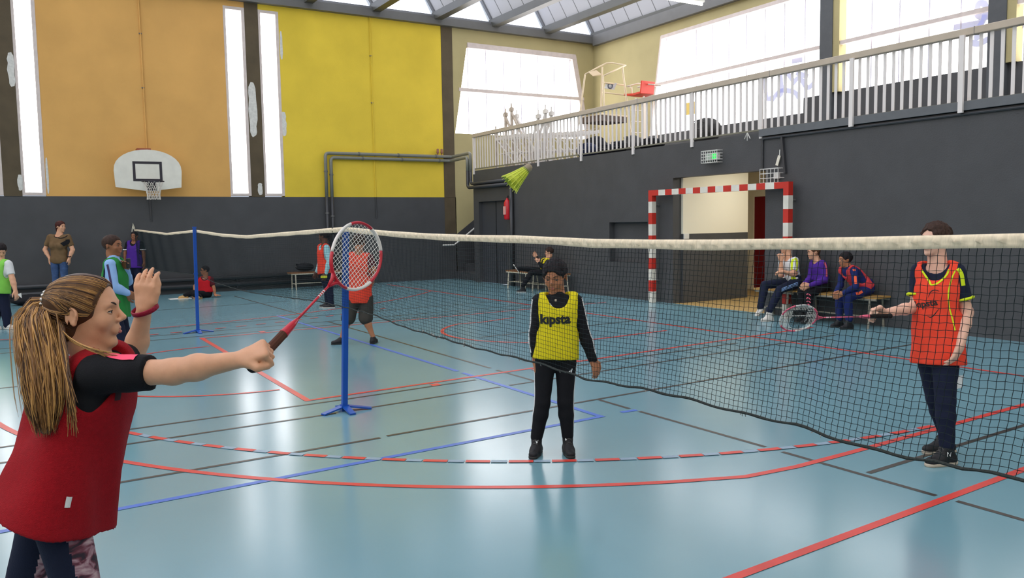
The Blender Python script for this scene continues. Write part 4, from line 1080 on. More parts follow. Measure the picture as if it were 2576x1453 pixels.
        for s_, sg in (('l', -1), ('r', 1)):
            sh = P['s'+s_]; G.cone(sh+side*sg*armout*S+UP*.0, sh+side*sg*(armout*.8)*S-(sm-hm)*armlen, .062*sc*armhole, .068*sc*armhole, .01, '-')
        nb = neckb+UP*.05*S+ax*.05*S
        G.ell(nb, np.array([1, 1, 1])*neckcut*S/.8*1.05, None, .0, '-'); G.ell(nb-UP*.05*S+ax*.03*S, np.array([1, 1, 1])*neckcut*S/.8*.85, None, .01, '-')
        G.wrinkle(.006*S*bibfold, 26, 3.0, (1, 1, .22)); G.cut(bh, dn)
        J['bib'] = G.build('bib', bib, root); J['nb'] = nb
    # --- shoes
    if shoes:
        for s_ in 'lr':
            an, t = fdirs[s_]; f2 = nrm((t-an)*np.array([1, 1, 0 if abs((t-an)[2]) < .09 else 1]))
            uu = nrm(UP-f2*np.dot(UP, f2)); hl = an-uu*.055*S-f2*.035*S; z0 = hl-uu*.02*S; L_ = foot
            if abs(f2[2]) < .01: hl = np.array([hl[0], hl[1], .04*S]); z0 = np.array([hl[0], hl[1], 0.0])
            l2, h2 = bounds([hl, hl+f2*L_*1.3, an], .09*S)
            vv = min(vox*.8, .008); K_ = SDF(l2, h2, vv); sv = np.cross(uu, f2)
            K_.cone(hl-f2*.004*S, hl+f2*L_*.5, .040*S, .043*S, .02, ax=uu, fl=.95); K_.cone(hl+f2*L_*.5, hl+f2*L_*1.04-uu*.006*S, .046*S, .042*S, .02, ax=uu, fl=.82)
            K_.cone(an-uu*.028*S-f2*.004*S, hl, .042*S, .042*S, .02); K_.cone(an-uu*.03*S+f2*.012*S, hl+f2*L_*.62+uu*.004*S, .036*S, .036*S, .03)
            K_.cone(an-uu*.02*S, an+uu*.06*S, .030*S, .034*S, .0, '-'); K_.cut(z0+uu*.02*S, -uu)
            sb = K_.build('shoe', shoes, root)
            Q_ = SDF(l2-.02, h2+.02, vv)
            Q_.cone(z0+uu*.012*S-f2*.012*S, z0+uu*.012*S+f2*L_*.5, .043*S, .042*S, .01); Q_.cone(z0+uu*.012*S+f2*L_*.5, z0+uu*.012*S+f2*L_*1.06, .047*S, .042*S, .02)
            Q_.cut(z0, -uu); Q_.cut(z0+uu*.026*S, uu); Q_.build('sole', sole or shoes, sb)
            J['shoe'+s_] = sb; J['shoef'+s_] = (z0, f2, uu)
            lc = MB()
            T2 = bvh_of(sb)
            for q_ in (.32, .42, .52, .62):
                pp_ = []
                for w_ in (-.024, -.012, 0, .012, .024):
                    h2_ = T2.ray_cast(Vector(hl+f2*L_*q_+sv*w_*S+uu*.2*S), Vector(-uu), .3*S)
                    if h2_[0] is not None: pp_.append(np.array(h2_[0])+uu*.002*S)
                if len(pp_) > 2: lc.tube(pp_, .0042*S, 5)
            lc.build('laces', mat('lace_grey', (70, 68, 66), .8) if shoes.name != 'shoe_white' else mat('lace_white', (200, 196, 190), .8), sb)
    # --- hair
    if hair:
        L = headlocal(J); Hs = HH; Rm = np.array([J['hf'], J['hr'], J['hu']])
        hb_lo, hb_hi = bounds([J['hc']], HH*1.3)
        K_ = SDF(hb_lo, hb_hi, min(vox, .011))
        th = .03 if hairstyle == 'crop' else (.06 if hairstyle == 'tousled' else .05)
        K_.ell(L(-.07, 0, .15), np.array([.43+th*.8, .335+th, .365+th])*Hs, Rm, 0)
        fr = .40 if hairstyle != 'fringe' else .36
        # clear the face and the neck
        K_.ell(L(.42, 0, -.18), np.array([.36, .42, .46 if hairstyle != 'crop' else .46])*Hs, Rm, .05*Hs, '-')
        K_.ell(L(.05, .42, -.16), np.array([.24, .17, .27])*Hs, Rm, .03*Hs, '-'); K_.ell(L(.05, -.42, -.16), np.array([.24, .17, .27])*Hs, Rm, .03*Hs, '-')
        K_.cut(L(-.2, 0, -.26), -J['hu']+J['hf']*.0)
        if hairstyle in ('tousled',):
            for q in range(26):
                r_ = random.Random(q); aa, bb = r_.uniform(-1, 1), r_.uniform(-.9, .9)
                c_ = L(-.05+.36*aa*.9, .27*bb, .18+.33*math.sqrt(max(0, 1-aa*aa*.8-bb*bb*.8))); K_.ell(c_, np.array([.10, .08, .07])*Hs, Rm, .03*Hs)
        for q in (-1, 1): K_.ell(L(-.03, q*.46, -.08), np.array([.16, .14, .17])*Hs, Rm, .02*Hs, '-')
        if hairstyle == 'long':
            K_.cone(L(-.25, 0, .1), L(-.36, 0, -.75), .2*Hs, .13*Hs, .08*Hs); K_.cone(L(-.2, .2, .0), L(-.2, .24, -.5), .12*Hs, .09*Hs, .06*Hs)
        if hairstyle == 'pony':
            K_.ell(L(-.46, 0, .12), np.array([.12, .12, .12])*Hs, Rm, .05*Hs); K_.cone(L(-.5, 0, .1), L(-.5, 0, -.42), .12*Hs, .07*Hs, .05*Hs)
        K_.wrinkle(.012*Hs if hairstyle == 'crop' else .022*Hs, 150, 1.0, (1, 1, 1))
        J['hair'] = K_.build('hair', hair, root)
    J['root'] = root; J['P'] = P; J['body'] = body; J['sm'], J['hm'], J['hw'], J['S'] = sm, hm, hw, S
    return J
# ------------------------------------------------------------------ people
sk_light = skin('skin_fair', (222, 166, 132)); sk_mid = skin('skin_tan', (176, 118, 84)); sk_brown = skin('skin_brown', (150, 98, 68)); sk_dark = skin('skin_dark', (92, 60, 44)); sk_pink = skin('skin_pink', (226, 178, 154))
h_black = hairm('hair_black', (34, 28, 30)); h_dkbr = hairm('hair_dark_brown', (60, 42, 34)); h_aub = hairm('hair_auburn', (70, 34, 30)); h_brown = hairm('hair_brown', (96, 66, 46))
c_navy = cloth('navy_cloth', (24, 30, 52)); c_black = cloth('black_cloth', (20, 20, 24)); c_white = cloth('white_cloth', (220, 220, 218)); c_red = cloth('red_mesh_bib', (186, 24, 34)); c_orange = cloth('orange_bib', (236, 72, 48)); c_yel = cloth('yellow_bib', (224, 206, 28))
c_lime = cloth('lime_bib', (134, 206, 84)); c_green = cloth('green_bib', (46, 132, 62)); c_purp = cloth('purple_bib', (78, 40, 140)); c_olive = cloth('olive_tee', (112, 88, 60)); c_jean = cloth('blue_jeans', (62, 84, 122), .25); c_sky = cloth('light_blue_cloth', (150, 186, 232)); c_shorts = cloth('dark_shorts', (66, 62, 56)); c_dkred = cloth('dark_red_tee', (88, 28, 36)); c_neon = cloth('neon_trim', (216, 232, 40)); c_teal = cloth('pale_teal_cloth', (160, 212, 216)); c_blue = cloth('royal_navy', (26, 38, 92)); c_pink = cloth('pink_trim', (232, 110, 130)); c_coral = cloth('coral_vest', (206, 62, 66))
s_black = mat('shoe_black', (26, 25, 27), .6, .4, bump=.3, bscale=200); s_white = mat('shoe_white', (214, 208, 198), .5, .4); s_sole = mat('sole_dark', (44, 42, 38), .7); s_soleg = mat('sole_cream', (196, 180, 160), .6); s_tan = mat('shoe_tan', (190, 150, 92), .6)
m_wprint = mat('white_print', (228, 228, 226), .6); m_bprint = mat('black_print', (18, 18, 20), .6)

# boy in the yellow bib behind the net
yb_ = person('person', 'boy in yellow bib over black striped tracksuit standing behind the net', 5.36, dict(head=(1396, 695), sl=(1449, 757), sr=(1355, 757), el=(1468, 835), er=(1346, 838), wl=(1491, 903), wr=(1347, 905), hl=(1423, 908), hr_=(1370, 908),
    kl=(1422, 1012, -.02), kr=(1365, 1012, -.02), al=(1428, 1094, 0), ar=(1350, 1098, 0), tl=(1440, 1122, -.16), tr=(1335, 1124, -.16)), 252, -14, .73, .0065, sk_mid, c_black, 'long', c_yel, c_black, 'long', s_black, s_sole, h_black, 'tousled',
    bibhem=.04, bibflare=1.08, H=.21, loose=.7, collar=True, neckcut=.082, hands={'l': dict(n=RT*.6-FW*.6, curl=(.25, .3, .3, .35), thumb=-1), 'r': dict(n=-RT, curl=(.4, .4, .4, .4))})
J = yb_; lt = J['P']
print_text('lettering', J['bib'], 'k\u0131psta', atd(1398, 806, 5.2), RT, UP, -FW, .062, m_bprint, J['root'], bold=.055)['label'] = 'black lettering across the chest'
for k in (-1, 0, 1):
    o_ = RT*.05-FW*.012+FW*.017*k; ribbon('sleeve_stripe', J['shirt'], [lt['sl']+o_+RT*.0+UP*.03, lt['el']+o_, lt['wl']+o_*.7+UP*.04], .008, m_wprint, J['root'])
    o_ = -RT*.06+FW*.016*k-FW*.01; ribbon('sleeve_stripe', J['shirt'], [lt['sr']+o_+UP*.02, lt['er']+o_, lt['wr']+o_*.7+UP*.05], .008, m_wprint, J['root'])
    o_ = -RT*.09-FW*.01+FW*.017*k; ribbon('trouser_stripe', J['trousers'], [lt['hr_']+o_+UP*-.02, lt['kr']+o_, lt['ar']+o_+UP*.06], .007, m_wprint, J['root'])
    o_ = RT*.09-FW*.01+FW*.017*k; ribbon('trouser_stripe', J['trousers'], [lt['hl']+o_+UP*-.02, lt['kl']+o_, lt['al']+o_+UP*.06], .007, m_wprint, J['root'])
ribbon('collar_piping', J['shirt'], [atd(1372, 742, 5.25), atd(1383, 758, 5.22), atd(1394, 772, 5.2)], .006, m_wprint, J['root'])
MB().lathe([(0, 0), (.007, .002), (.007, .014), (0, .016)], atd(1398, 752, 5.235), -UP, 8).build('zip_pull', s_soleg, J['root'])
def swoosh(par_, sh, c, d, u, n, s, m):
    T_ = bvh_of(sh); pts = [(-.5, .28), (-.2, -.05), (.05, -.22), (.3, -.2), (1.0, .28), (.3, .02), (.08, -.02), (-.1, .06)]
    out = []
    for a, b in pts:
        p = c+d*a*s+u*b*s; h_ = T_.ray_cast(Vector(p+n*.12), Vector(-n), .3); out.append((np.array(h_[0]) if h_[0] else np.array(T_.find_nearest(Vector(p))[0]))+n*.003)
    mb = MB(); mb.add(out, [(0, 1, 7), (1, 2, 6, 7), (2, 3, 5, 6), (3, 4, 5)]); return mb.build('shoe_mark', m, sh)
swoosh(J['root'], J['shoer'], atd(1352, 1108, 5.3), -RT*.5-FW*.2, UP, nrm(RT*.8-FW*.6), .05, m_wprint); swoosh(J['root'], J['shoel'], atd(1412, 1106, 5.3), RT*.5-FW*.2, UP, nrm(-RT*.8-FW*.6), .05, m_wprint)
o_ = MB()
for k in (-1, 0, 1): o_.obox(np.array([0, 0, 0.]), (.004, 0, 0), (0, .002, 0), (0, 0, .008+.004*k))
c_ = atd(1434, 936, 5.24); lg = MB()
for k in range(3): lg.bar(c_+RT*(.008*k-.008), c_+RT*(.008*k-.002)+UP*(.01+.007*k), .005, .002, up=FW)
lg.build('trouser_logo', m_wprint, J['root'])

# boy in the red bib, racket held out
rb = person('person', 'boy in orange-red bib over black tee holding a racket out behind the net', 5.1, dict(head=(2352, 603), sl=(2404, 685, -.07), sr=(2315, 683, .08), el=(2432, 785, -.08), er=(2304, 772, .06), wl=(2416, 868, -.16), wr=(2226, 787, -.03), hl=(2378, 905, -.05), hr_=(2342, 905, .06),
    kl=(2378, 1010, -.09), kr=(2354, 1002, .08), al=(2382, 1118, -.11), ar=(2378, 1088, .14), tl=(2322, 1140, -.16), tr=(2312, 1108, .12), _front=-FW*.8-RT*.6), 203, 4, .84, .006, sk_pink, c_navy, 'short', c_orange, c_navy, 'long', s_black, s_soleg, h_dkbr, 'tousled',
    bibhem=-.04, bibflare=1.28, H=.205, loose=.55, neckcut=.074, torso_w=.93, armhole=1.1, armout=.11, hands={'l': dict(n=RT*.6-FW*.7, curl=(.3, .3, .35, .4), thumb=-1, d=-UP*.9-RT*.35), 'r': dict(n=UP*.5+FW*.8, d=-RT*.95-UP*.02, curl=(1.05, 1.15, 1.2, 1.2), tc=.7, thumb=-1)})
J = rb; lt = J['P']
fr_ = nrm(-FW*.85-RT*.5)
print_text('lettering', J['bib'], 'k\u0131psta', atd(2325, 768, 4.95), nrm(RT*.85-FW*.5), UP, fr_, .042, m_bprint, J['root'], bold=.03, rot=.22)['label'] = 'small black lettering on the chest'
for a0, a1, dy in ((2308, 2362, -24), (2310, 2364, 22)):
    pts = [atd(a0+(a1-a0)*t, 772+dy-(14 if dy < 0 else -12)*math.sin(PI*t)-18*t, 4.94) for t in np.linspace(0, 1, 7)]
    ribbon('chest_arc', J['bib'], pts, .006, m_bprint, J['root'], sub=4, taper=True)
nbp = [(2322, 660), (2317, 678), (2322, 695), (2334, 703), (2350, 702), (2365, 693), (2376, 678), (2380, 668)]
ribbon('neck_piping', J['bib'], [atd(x, y, 4.95) for x, y in nbp], .011, c_neon, J['root'], sub=4)
ribbon('arm_piping', J['bib'], [atd(x, y, 4.92) for x, y in [(2410, 672), (2393, 700), (2387, 735), (2390, 770), (2402, 800), (2410, 830)]], .008, c_neon, J['root'], sub=4)
ribbon('shoulder_trim', J['shirt'], [atd(x, y, 4.95) for x, y in [(2412, 668), (2425, 690), (2428, 718)]], .025, c_neon, J['root'], sub=5)
for s_, x in (('l', 1), ('r', 1)):
    e2 = lt['s'+s_]+(lt['e'+s_]-lt['s'+s_])*.665; d_ = nrm(lt['e'+s_]-lt['s'+s_]); u_ = nrm(np.cross(d_, FW)); w_ = np.cross(d_, u_)
    MB().tube([e2+(u_*math.cos(a)+w_*math.sin(a))*.0575 for a in np.linspace(0, 2*PI, 20, endpoint=False)], .0085, 6, closed=True).build('sleeve_cuff', c_neon, J['root'], smooth=True)
tg = MB(); p0_ = atd(2412, 944, 4.98); tg.prism([p0_, p0_+RT*.03, p0_+RT*.02-UP*.075, p0_-RT*.018-UP*.085], -FW, .002); tg.build('care_label', c_white, J['root'])
# N mark on the near shoe
print_text('shoe_letter', J['shoel'], 'N', atd(2399, 1149, 4.9), nrm(RT*.95), UP, -FW, .03, m_wprint, J['shoel'], bold=.01, rot=-.1)
# boy in the lime bib at the left edge
J = person('person', 'boy in lime bib and white tee bowing his head at the left edge', 12.7, dict(head=(2, 630), sl=(21, 664, -.05), sr=(-24, 664, .05), el=(31, 702, -.08), er=(-34, 702), wl=(39, 732, -.1), wr=(-30, 735), hl=(6, 736), hr_=(-16, 736), kl=(14, 778), kr=(-10, 778), al=(19, 816), ar=(-12, 816), tl=(42, 826, -.05), tr=(6, 828, -.1)),
    -50, -32, .82, .011, sk_light, c_white, 'short', c_lime, c_navy, 'long', s_white, s_white, h_black, 'short', bibhem=-.02, bibflare=1.2, H=.215, loose=1.1, fat=1.15)
pp = atd(43, 740, 12.6); tag(MB().prism([pp, pp+RT*.06+UP*.02, pp+RT*.065-UP*.06], FW, .01).build('paper_slip', mat('white_paper', (232, 230, 222), .7)), 'small white paper slip in the hand of the lime bib boy', 'paper')
# woman by the end wall
J = person('person', 'woman in olive tee and jeans leaning by the end wall, hands in pockets', 16.9, dict(head=(153, 570), sl=(170, 596, -.02), sr=(127, 596, .02), el=(183, 628), er=(113, 628), wl=(174, 650, -.05), wr=(125, 650, -.03), hl=(160, 656), hr_=(138, 656), kl=(162, 708), kr=(140, 708), al=(162, 756), ar=(138, 756), tl=(166, 763, -.14), tr=(134, 763, -.14), _front=-FW),
    -18, 0, .97, .012, sk_light, [c_olive], 'short', None, c_jean, 'long', s_black, s_sole, h_aub, 'pony', hem=-.12, H=.225, loose=.2, hands={'l': dict(s=.8, curl=(.2,)*4, d=-UP), 'r': dict(s=.8, curl=(.2,)*4, d=-UP)}, fat=1.0, bust=True)
T_ = J['shirt']; q = [atd(162, 604, 16.6), atd(175, 604, 16.6)]
ribbon('chest_pocket', T_, [atd(163, 602, 16.7), atd(163, 613, 16.7)], .085, c_black, J['root'], off=.004)
ribbon('neck_piping', T_, [atd(x, y, 16.75) for x, y in [(135, 586), (139, 593), (147, 597), (156, 597), (164, 592), (168, 585)]], .018, c_black, J['root'], sub=4)
e_ = J['P']; MB().tube([e_['wl']+UP*.04+(RT*math.cos(a)+FW*math.sin(a))*.037 for a in np.linspace(0, 2*PI, 16, endpoint=False)], .009, 6, closed=True).build('bracelet', c_black, J['root'])
# boy in the purple bib against the end wall
J = person('person', 'boy in purple bib standing against the end wall at the net end', 18.3, dict(head=(338, 594), sl=(354, 612), sr=(322, 612), el=(362, 636), er=(315, 636), wl=(363, 660), wr=(315, 660), hl=(346, 674), hr_=(330, 674), kl=(347, 708), kr=(330, 708), al=(347, 740), ar=(330, 740), tl=(350, 746, -.14), tr=(327, 746, -.14)),
    -88, 2, .83, .012, sk_brown, c_black, 'short', c_purp, c_navy, 'long', s_black, s_sole, h_black, 'crop', bibhem=.0, H=.205)
for s_ in 'lr':
    e2 = J['P']['s'+s_]*.36+J['P']['e'+s_]*.64; MB().tube([e2+(RT*math.cos(a)+FW*math.sin(a))*.062 for a in np.linspace(0, 2*PI, 18, endpoint=False)], .01, 6, closed=True).build('sleeve_band', m_wprint, J['root'])
print_text('lettering', J['bib'], 'k\u0131psta', atd(337, 626, 17.9), RT, UP, -FW, .05, mat('violet_print', (108, 74, 176), .6), J['root'])
# boy in the green bib beyond the raised hand
J = person('person', 'boy in green bib and light blue shirt standing just beyond the raised hand', 8.3, dict(head=(284, 618), sl=(300, 662, .14), sr=(277, 664, -.14), el=(322, 708, .16), er=(287, 722, -.16), wl=(318, 676, .02), wr=(321, 737, -.08), hl=(296, 792, .08), hr_=(284, 792, -.08), kl=(318, 862, .1), kr=(306, 866, -.08), al=(300, 940, .1), ar=(284, 942, -.08), tl=(328, 950, .1), tr=(314, 954, -.08)),
    -8, 0, .84, .010, sk_brown, c_sky, 'long', c_green, c_navy, 'long', s_black, s_sole, h_dkbr, 'crop', bibhem=-.04, bibflare=1.35, H=.215, armhole=1.3, armout=.07, collar=.07)
lt = J['P']
ribbon('sleeve_stripe', J['shirt'], [lt['sr']-FW*.06, lt['sr']*.5+lt['er']*.5-FW*.06, lt['er']-FW*.06], .022, mat('dark_violet_stripe', (62, 44, 84), .8), J['root'])
ribbon('arm_piping', J['bib'], [atd(x, y, 8.05) for x, y in [(262, 700), (268, 672), (282, 662), (294, 676), (297, 700), (285, 714)]], .014, c_navy, J['root'], sub=5)
ph = atd(323, 662, 8.25); tag(MB().obox(ph, nrm(RT)*.012, FW*.03, UP*.05).build('stopwatch', m_bprint, bevel=.006), 'dark stopwatch held up by the green bib boy', 'stopwatch')
# seated boy at the foot of the end wall
J = person('person', 'boy in red bib and glasses sitting on the floor at the end wall', 17.9, dict(head=(515, 680), sl=(531, 702, .0), sr=(503, 702, .0), el=(538, 724), er=(490, 720), wl=(541, 742), wr=(491, 738, -.1), hl=(524, 739), hr_=(512, 739), kl=(486, 738, -.3), kr=(488, 736, -.1), al=(502, 745, -.42), ar=(466, 743, -.2), tl=(495, 748, -.5), tr=(456, 745, -.22), _front=-FW*.8-RT*.4),
    215, 2, .80, .012, sk_mid, c_dkred, 'short', c_red, c_black, 'long', s_tan, s_tan, h_black, 'crop', bibhem=.12, H=.2, hands={'l': dict(d=RT*.9-FW*.3, n=UP, curl=(.05,)*4), 'r': dict(d=-UP*.6-FW*.5, n=-FW, curl=(.4,)*4)})
L_ = headlocal(J); gl_ = MB()
for sg in (-1, 1): gl_.tube([L_(.39, sg*.14+.09*math.cos(a), .01+.075*math.sin(a)) for a in np.linspace(0, 2*PI, 14, endpoint=False)], .003, 5, closed=True); gl_.tube([L_(.38, sg*.23, .02), L_(-.02, sg*.34, .03)], .003, 5)
gl_.build('glasses', m_bprint, J['root'])
pp = gnd(453, 751); tag(MB().box(pp[0]-.22, pp[0]+.22, pp[1]-.14, pp[1]+.14, .001, .006).build('paper_sheet', MATS['white_paper']), 'white paper sheet on the floor before the seated boy', 'paper')
# two players in orange bibs beyond the far net
J = person('person', 'child in orange bib with pale teal sleeves facing left beside the bench', 15.2, dict(head=(814, 594), sl=(822, 622, -.13), sr=(806, 622, .13), el=(828, 656, -.16), er=(808, 656, .16), wl=(820, 688, -.2), wr=(796, 684, .1), hl=(824, 690, -.08), hr_=(814, 690, .08), kl=(830, 730, -.08), kr=(824, 728, .08), al=(833, 764, -.08), ar=(824, 760, .08), tl=(814, 770, -.1), tr=(808, 766, .06)),
    175, -4, .84, .012, sk_dark, c_teal, 'long', c_orange, c_navy, 'long', s_black, s_white, h_black, 'pony', bibhem=.02, H=.21, armhole=1.5)
pp = atd(815, 696, 14.95); tag(MB().obox(pp, RT*.06, FW*.02, UP*.02).build('shuttle_tube', mat('yellow_item', (214, 216, 40), .5), bevel=.008), 'bright yellow shuttlecock held at the hip of the teal sleeved child', 'shuttlecock')
J = person('person', 'child in orange bib and dark shorts seen from behind through the racket', 10.5, dict(head=(904, 610), sl=(880, 646, .02), sr=(930, 648, -.02), el=(868, 680, .08), er=(941, 680, -.02), wl=(868, 700, .2), wr=(938, 706, .1), hl=(888, 750), hr_=(922, 750), kl=(876, 800), kr=(920, 800), al=(860, 848), ar=(938, 846), tl=(848, 864, -.02), tr=(944, 858, .1), _front=FW),
    82, -14, .78, .011, sk_mid, c_dkred, 'short', c_orange, c_shorts, 'shorts', s_black, s_sole, h_dkbr, 'tousled', bibhem=-.12, bibflare=1.15, H=.21, loose=1.3)
# pupil in the yellow bib on the far bench
J = person('person', 'pupil in yellow bib sitting sideways on the far bench, one leg stretched', 18.0, dict(head=(1381, 634), sl=(1378, 658, -.12), sr=(1368, 656, .12), el=(1366, 672, -.16), er=(1362, 668, .12), wl=(1356, 660, -.12), wr=(1350, 646, .1), hl=(1378, 684, -.08), hr_=(1374, 684, .08), kl=(1336, 686, -.12), kr=(1338, 677, .1), al=(1316, 718, -.14), ar=(1306, 675, .12), tl=(1300, 725, -.14), tr=(1298, 664, .12)),
    178, -6, .80, .012, sk_light, c_black, 'long', c_yel, c_black, 'long', s_black, s_white, h_dkbr, 'short', bibhem=.0, H=.205)
# three pupils on the right-hand bench
J = person('person', 'pupil in white tee and yellow vest resting chin on hand by goal post', 12.35, dict(head=(1976, 619), sl=(2000, 655, -.12), sr=(1968, 656, .12), el=(1996, 690, -.16), er=(1964, 692, .0), wl=(1972, 683, -.2), wr=(1965, 655, -.05), hl=(2002, 712, -.08), hr_=(1992, 710, .08), kl=(1962, 728, -.2), kr=(1924, 716, -.05), al=(1936, 780, -.25), ar=(1913, 772, -.1), tl=(1910, 796, -.3), tr=(1892, 792, -.15)),
    190, -5, .82, .011, sk_light, c_white, 'short', None, c_navy, 'long', s_white, s_white, h_brown, 'short', hem=-.02, H=.21, hands={'r': dict(d=UP*.9-RT*.2, n=-FW, curl=(.9, .9, .9, .9)), 'l': dict(d=-RT, n=UP, curl=(.5,)*4)})
lt = J['P']
for k in (-1, 0, 1): ribbon('trouser_stripe', J['trousers'], [lt['hl']-FW*.08+UP*(.02*k), lt['kl']*.5+lt['hl']*.5-FW*.08+UP*(.02*k), lt['kl']-FW*.07+UP*.02*k], .009, c_sky, J['root'])
for pts, w in (([(1985, 640), (1975, 655), (1968, 672), (1972, 690)], .04), ([(1994, 636), (2006, 645), (2014, 662), (2018, 682), (2005, 688)], .035), ([(1958, 700), (1968, 696)], .04), ([(1974, 706), (1984, 698), (2000, 704)], .05)): ribbon('vest_panel', J['shirt'], [atd(x, y, 12.1) for x, y in pts], w, c_neon, J['root'], sub=5)
J = person('person', 'long-haired pupil in purple top sitting between two others on the bench', 12.0, dict(head=(2046, 634), sl=(2070, 663, -.12), sr=(2045, 662, .12), el=(2076, 704, -.14), er=(2038, 700, .12), wl=(2036, 718, -.22), wr=(2022, 716, -.05), hl=(2074, 721, -.08), hr_=(2064, 719, .08), kl=(2034, 738, -.2), kr=(2018, 732, .0), al=(2034, 790, -.2), ar=(2018, 782, .0), tl=(2018, 803, -.25), tr=(2002, 796, -.05)),
    186, -6, .82, .011, sk_light, c_purp, 'long', None, c_black, 'long', s_black, s_sole, h_brown, 'long', hem=-.2, H=.205, shirtrules=None)
lt = J['P']; ribbon('sleeve_trim', J['shirt'], [atd(2076, 656, 11.8), atd(2086, 675, 11.8), atd(2082, 695, 11.8)], .03, c_pink, J['root'], sub=4)
for k in range(4): ribbon('legging_mark', J['trousers'], [atd(2024, 742+9*k, 11.7), atd(2032, 738+9*k, 11.7), atd(2042, 744+9*k, 11.7)], .014, c_pink, J['root'], sub=4)
J = person('person', 'boy in navy tracksuit and coral vest leaning forward on the wooden bench', 11.37, dict(head=(2126, 653), sl=(2150, 680, -.14), sr=(2120, 678, .14), el=(2152, 722, -.22), er=(2114, 718, .1), wl=(2120, 738, -.26), wr=(2103, 736, -.02), hl=(2184, 728, -.08), hr_=(2174, 726, .08), kl=(2132, 748, -.24), kr=(2112, 746, .02), al=(2136, 802, -.24), ar=(2112, 800, -.02), tl=(2116, 818, -.28), tr=(2094, 812, -.05)),
    188, -4, .80, .0105, sk_mid, c_blue, 'long', c_coral, c_blue, 'long', s_black, s_sole, h_black, 'short', bibhem=.0, H=.205, armhole=1.7, collar=True, bibflare=1.1)
lt = J['P']
for pts in ([(2140, 668), (2147, 676)], [(2151, 690), (2153, 704), (2154, 712)], [(2155, 738), (2166, 736), (2176, 730)]): ribbon('orange_stripe', J['shirt'] if pts[0][1] < 720 else J['trousers'], [atd(x, y, 11.1) for x, y in pts], .035, mat('orange_stripe', (240, 96, 52), .7), J['root'], sub=5)
# ------------------------------------------------------------------ rackets
m_rred = mat('racket_red', (190, 28, 48), .3, .5); m_rwhite = mat('racket_white', (226, 220, 214), .3, .5); m_str = mat('racket_string', (236, 234, 228), .5, .4); m_grip = mat('grip_black', (30, 26, 26), .8, .2, bump=.4, bscale=150); m_gripb = mat('grip_brown', (84, 52, 40), .8, .2); m_rpink = mat('racket_pink', (214, 84, 112), .35, .5)
def racket(label, butt, cen, side, mats, seg0=0, dark=None, hl=.125, hw=.1, shaft=None, nm=16, nc=19):
    B = np.asarray(butt, float); Cn = np.asarray(cen, float); ax = nrm(Cn-B); s_ = nrm(np.asarray(side)-ax*np.dot(side, ax)); n = np.cross(ax, s_)
    t = thing('badminton_racket', label, 'racket', B)
    def E(a, k=1.0): return Cn+ax*hl*math.cos(a)*k+s_*hw*math.sin(a)*k*(1+.06*math.cos(a))
    fr = MB()
    for a0, a1, c_ in ((-.3, .5, 1), (.5, 1.6, 0), (1.6, 2.6, 1), (2.6, 4.0, 0), (4.0, 5.1, 1), (5.1, 5.99, 0)):
        fr.cur = c_; fr.tube([E(a) for a in np.linspace(a0, a1, 14)], .0062, 8, flat=.8)
    fr.build('head_frame', mats, t, smooth=True)
    st, sd = MB(), MB()
    def seg(a, b):
        if dark is None: st.tube([a, b], .0008, 4); return
        N = 40
        for i in range(N):
            p, q = a+(b-a)*i/N, a+(b-a)*(i+1)/N; m_ = (p+q)/2-Cn; u, v = m_@ax/hl, m_@s_/hw
            (sd if dark(u, v) else st).tube([p, q], .00105, 3, caps=False)
    for i in range(nm):
        v = -.9+1.8*i/(nm-1); L_ = math.sqrt(1-v*v)
        seg(Cn+s_*hw*v-ax*hl*L_*.97, Cn+s_*hw*v+ax*hl*L_*.97)
    for i in range(nc):
        u = -.9+1.8*i/(nc-1); L_ = math.sqrt(1-u*u)*(1+.06*u)
        seg(Cn+ax*hl*u-s_*hw*L_*.97+n*.0008, Cn+ax*hl*u+s_*hw*L_*.97+n*.0008)
    stuff(st.build('strings', m_str, t))
    if dark: o = stuff(sd.build('inked_strings', m_bprint, t)); o['label'] = 'strings inked black in a bold emblem'
    th = Cn-ax*hl*1.0
    MB().tube([th+ax*.004+s_*.02, th-ax*.01+s_*.008, th-ax*.035], [.005, .006, .0052], 8).tube([th+ax*.004-s_*.02, th-ax*.01-s_*.008, th-ax*.035], [.005, .006, .0052], 8).build('throat', mats[0], t, smooth=True)
    MB().tube([th-ax*.02, B+ax*.19], .0037, 10).build('shaft', shaft or mats[0], t, smooth=True)
    MB().tube([B+ax*.21, B+ax*.185, B+ax*.15, B+ax*.145], [.0045, .010, .0125, .0135], 12).build('cone', mats[0], t, smooth=True)
    for k in range(4): MB().tube([th-ax*(.06+.008*k), th-ax*(.0635+.008*k)], .0041, 10).build('shaft_mark', m_rwhite, t)
    MB().tube([B+ax*.148, B+ax*.1, B+ax*.02], [.0128, .0132, .0138], 10).build('grip', m_gripb if shaft is None else m_grip, t)
    MB().tube([B+ax*.022, B+ax*.006, B], [.0142, .0165, .012], 12).build('butt_cap', m_grip, t, smooth=True)
    return ax
BUT, CEN = atd(629, 929, 2.10), atd(897, 645, 2.46)
AXR = racket('red and white badminton racket held out by the ponytailed girl', BUT, CEN, RT*.38-UP*.82+FW*.43, [m_rred, m_rwhite], 1, hl=.115, hw=.094)
def emb(u, v):
    r = math.hypot(u+.05, (v-.22)*.9)
    if -.35 < u < .42 and -.62 < v < -.28: return True
    if r < .52: return True
    return False
def emb2(u, v):
    if not emb(u, v): return False
    r = math.hypot(u+.02, (v-.25)*.9)
    return not (abs(v+.18) < .06 and -.45 < u < .4) and not (abs(u+.42) < .05 and -.1 < v < .3)
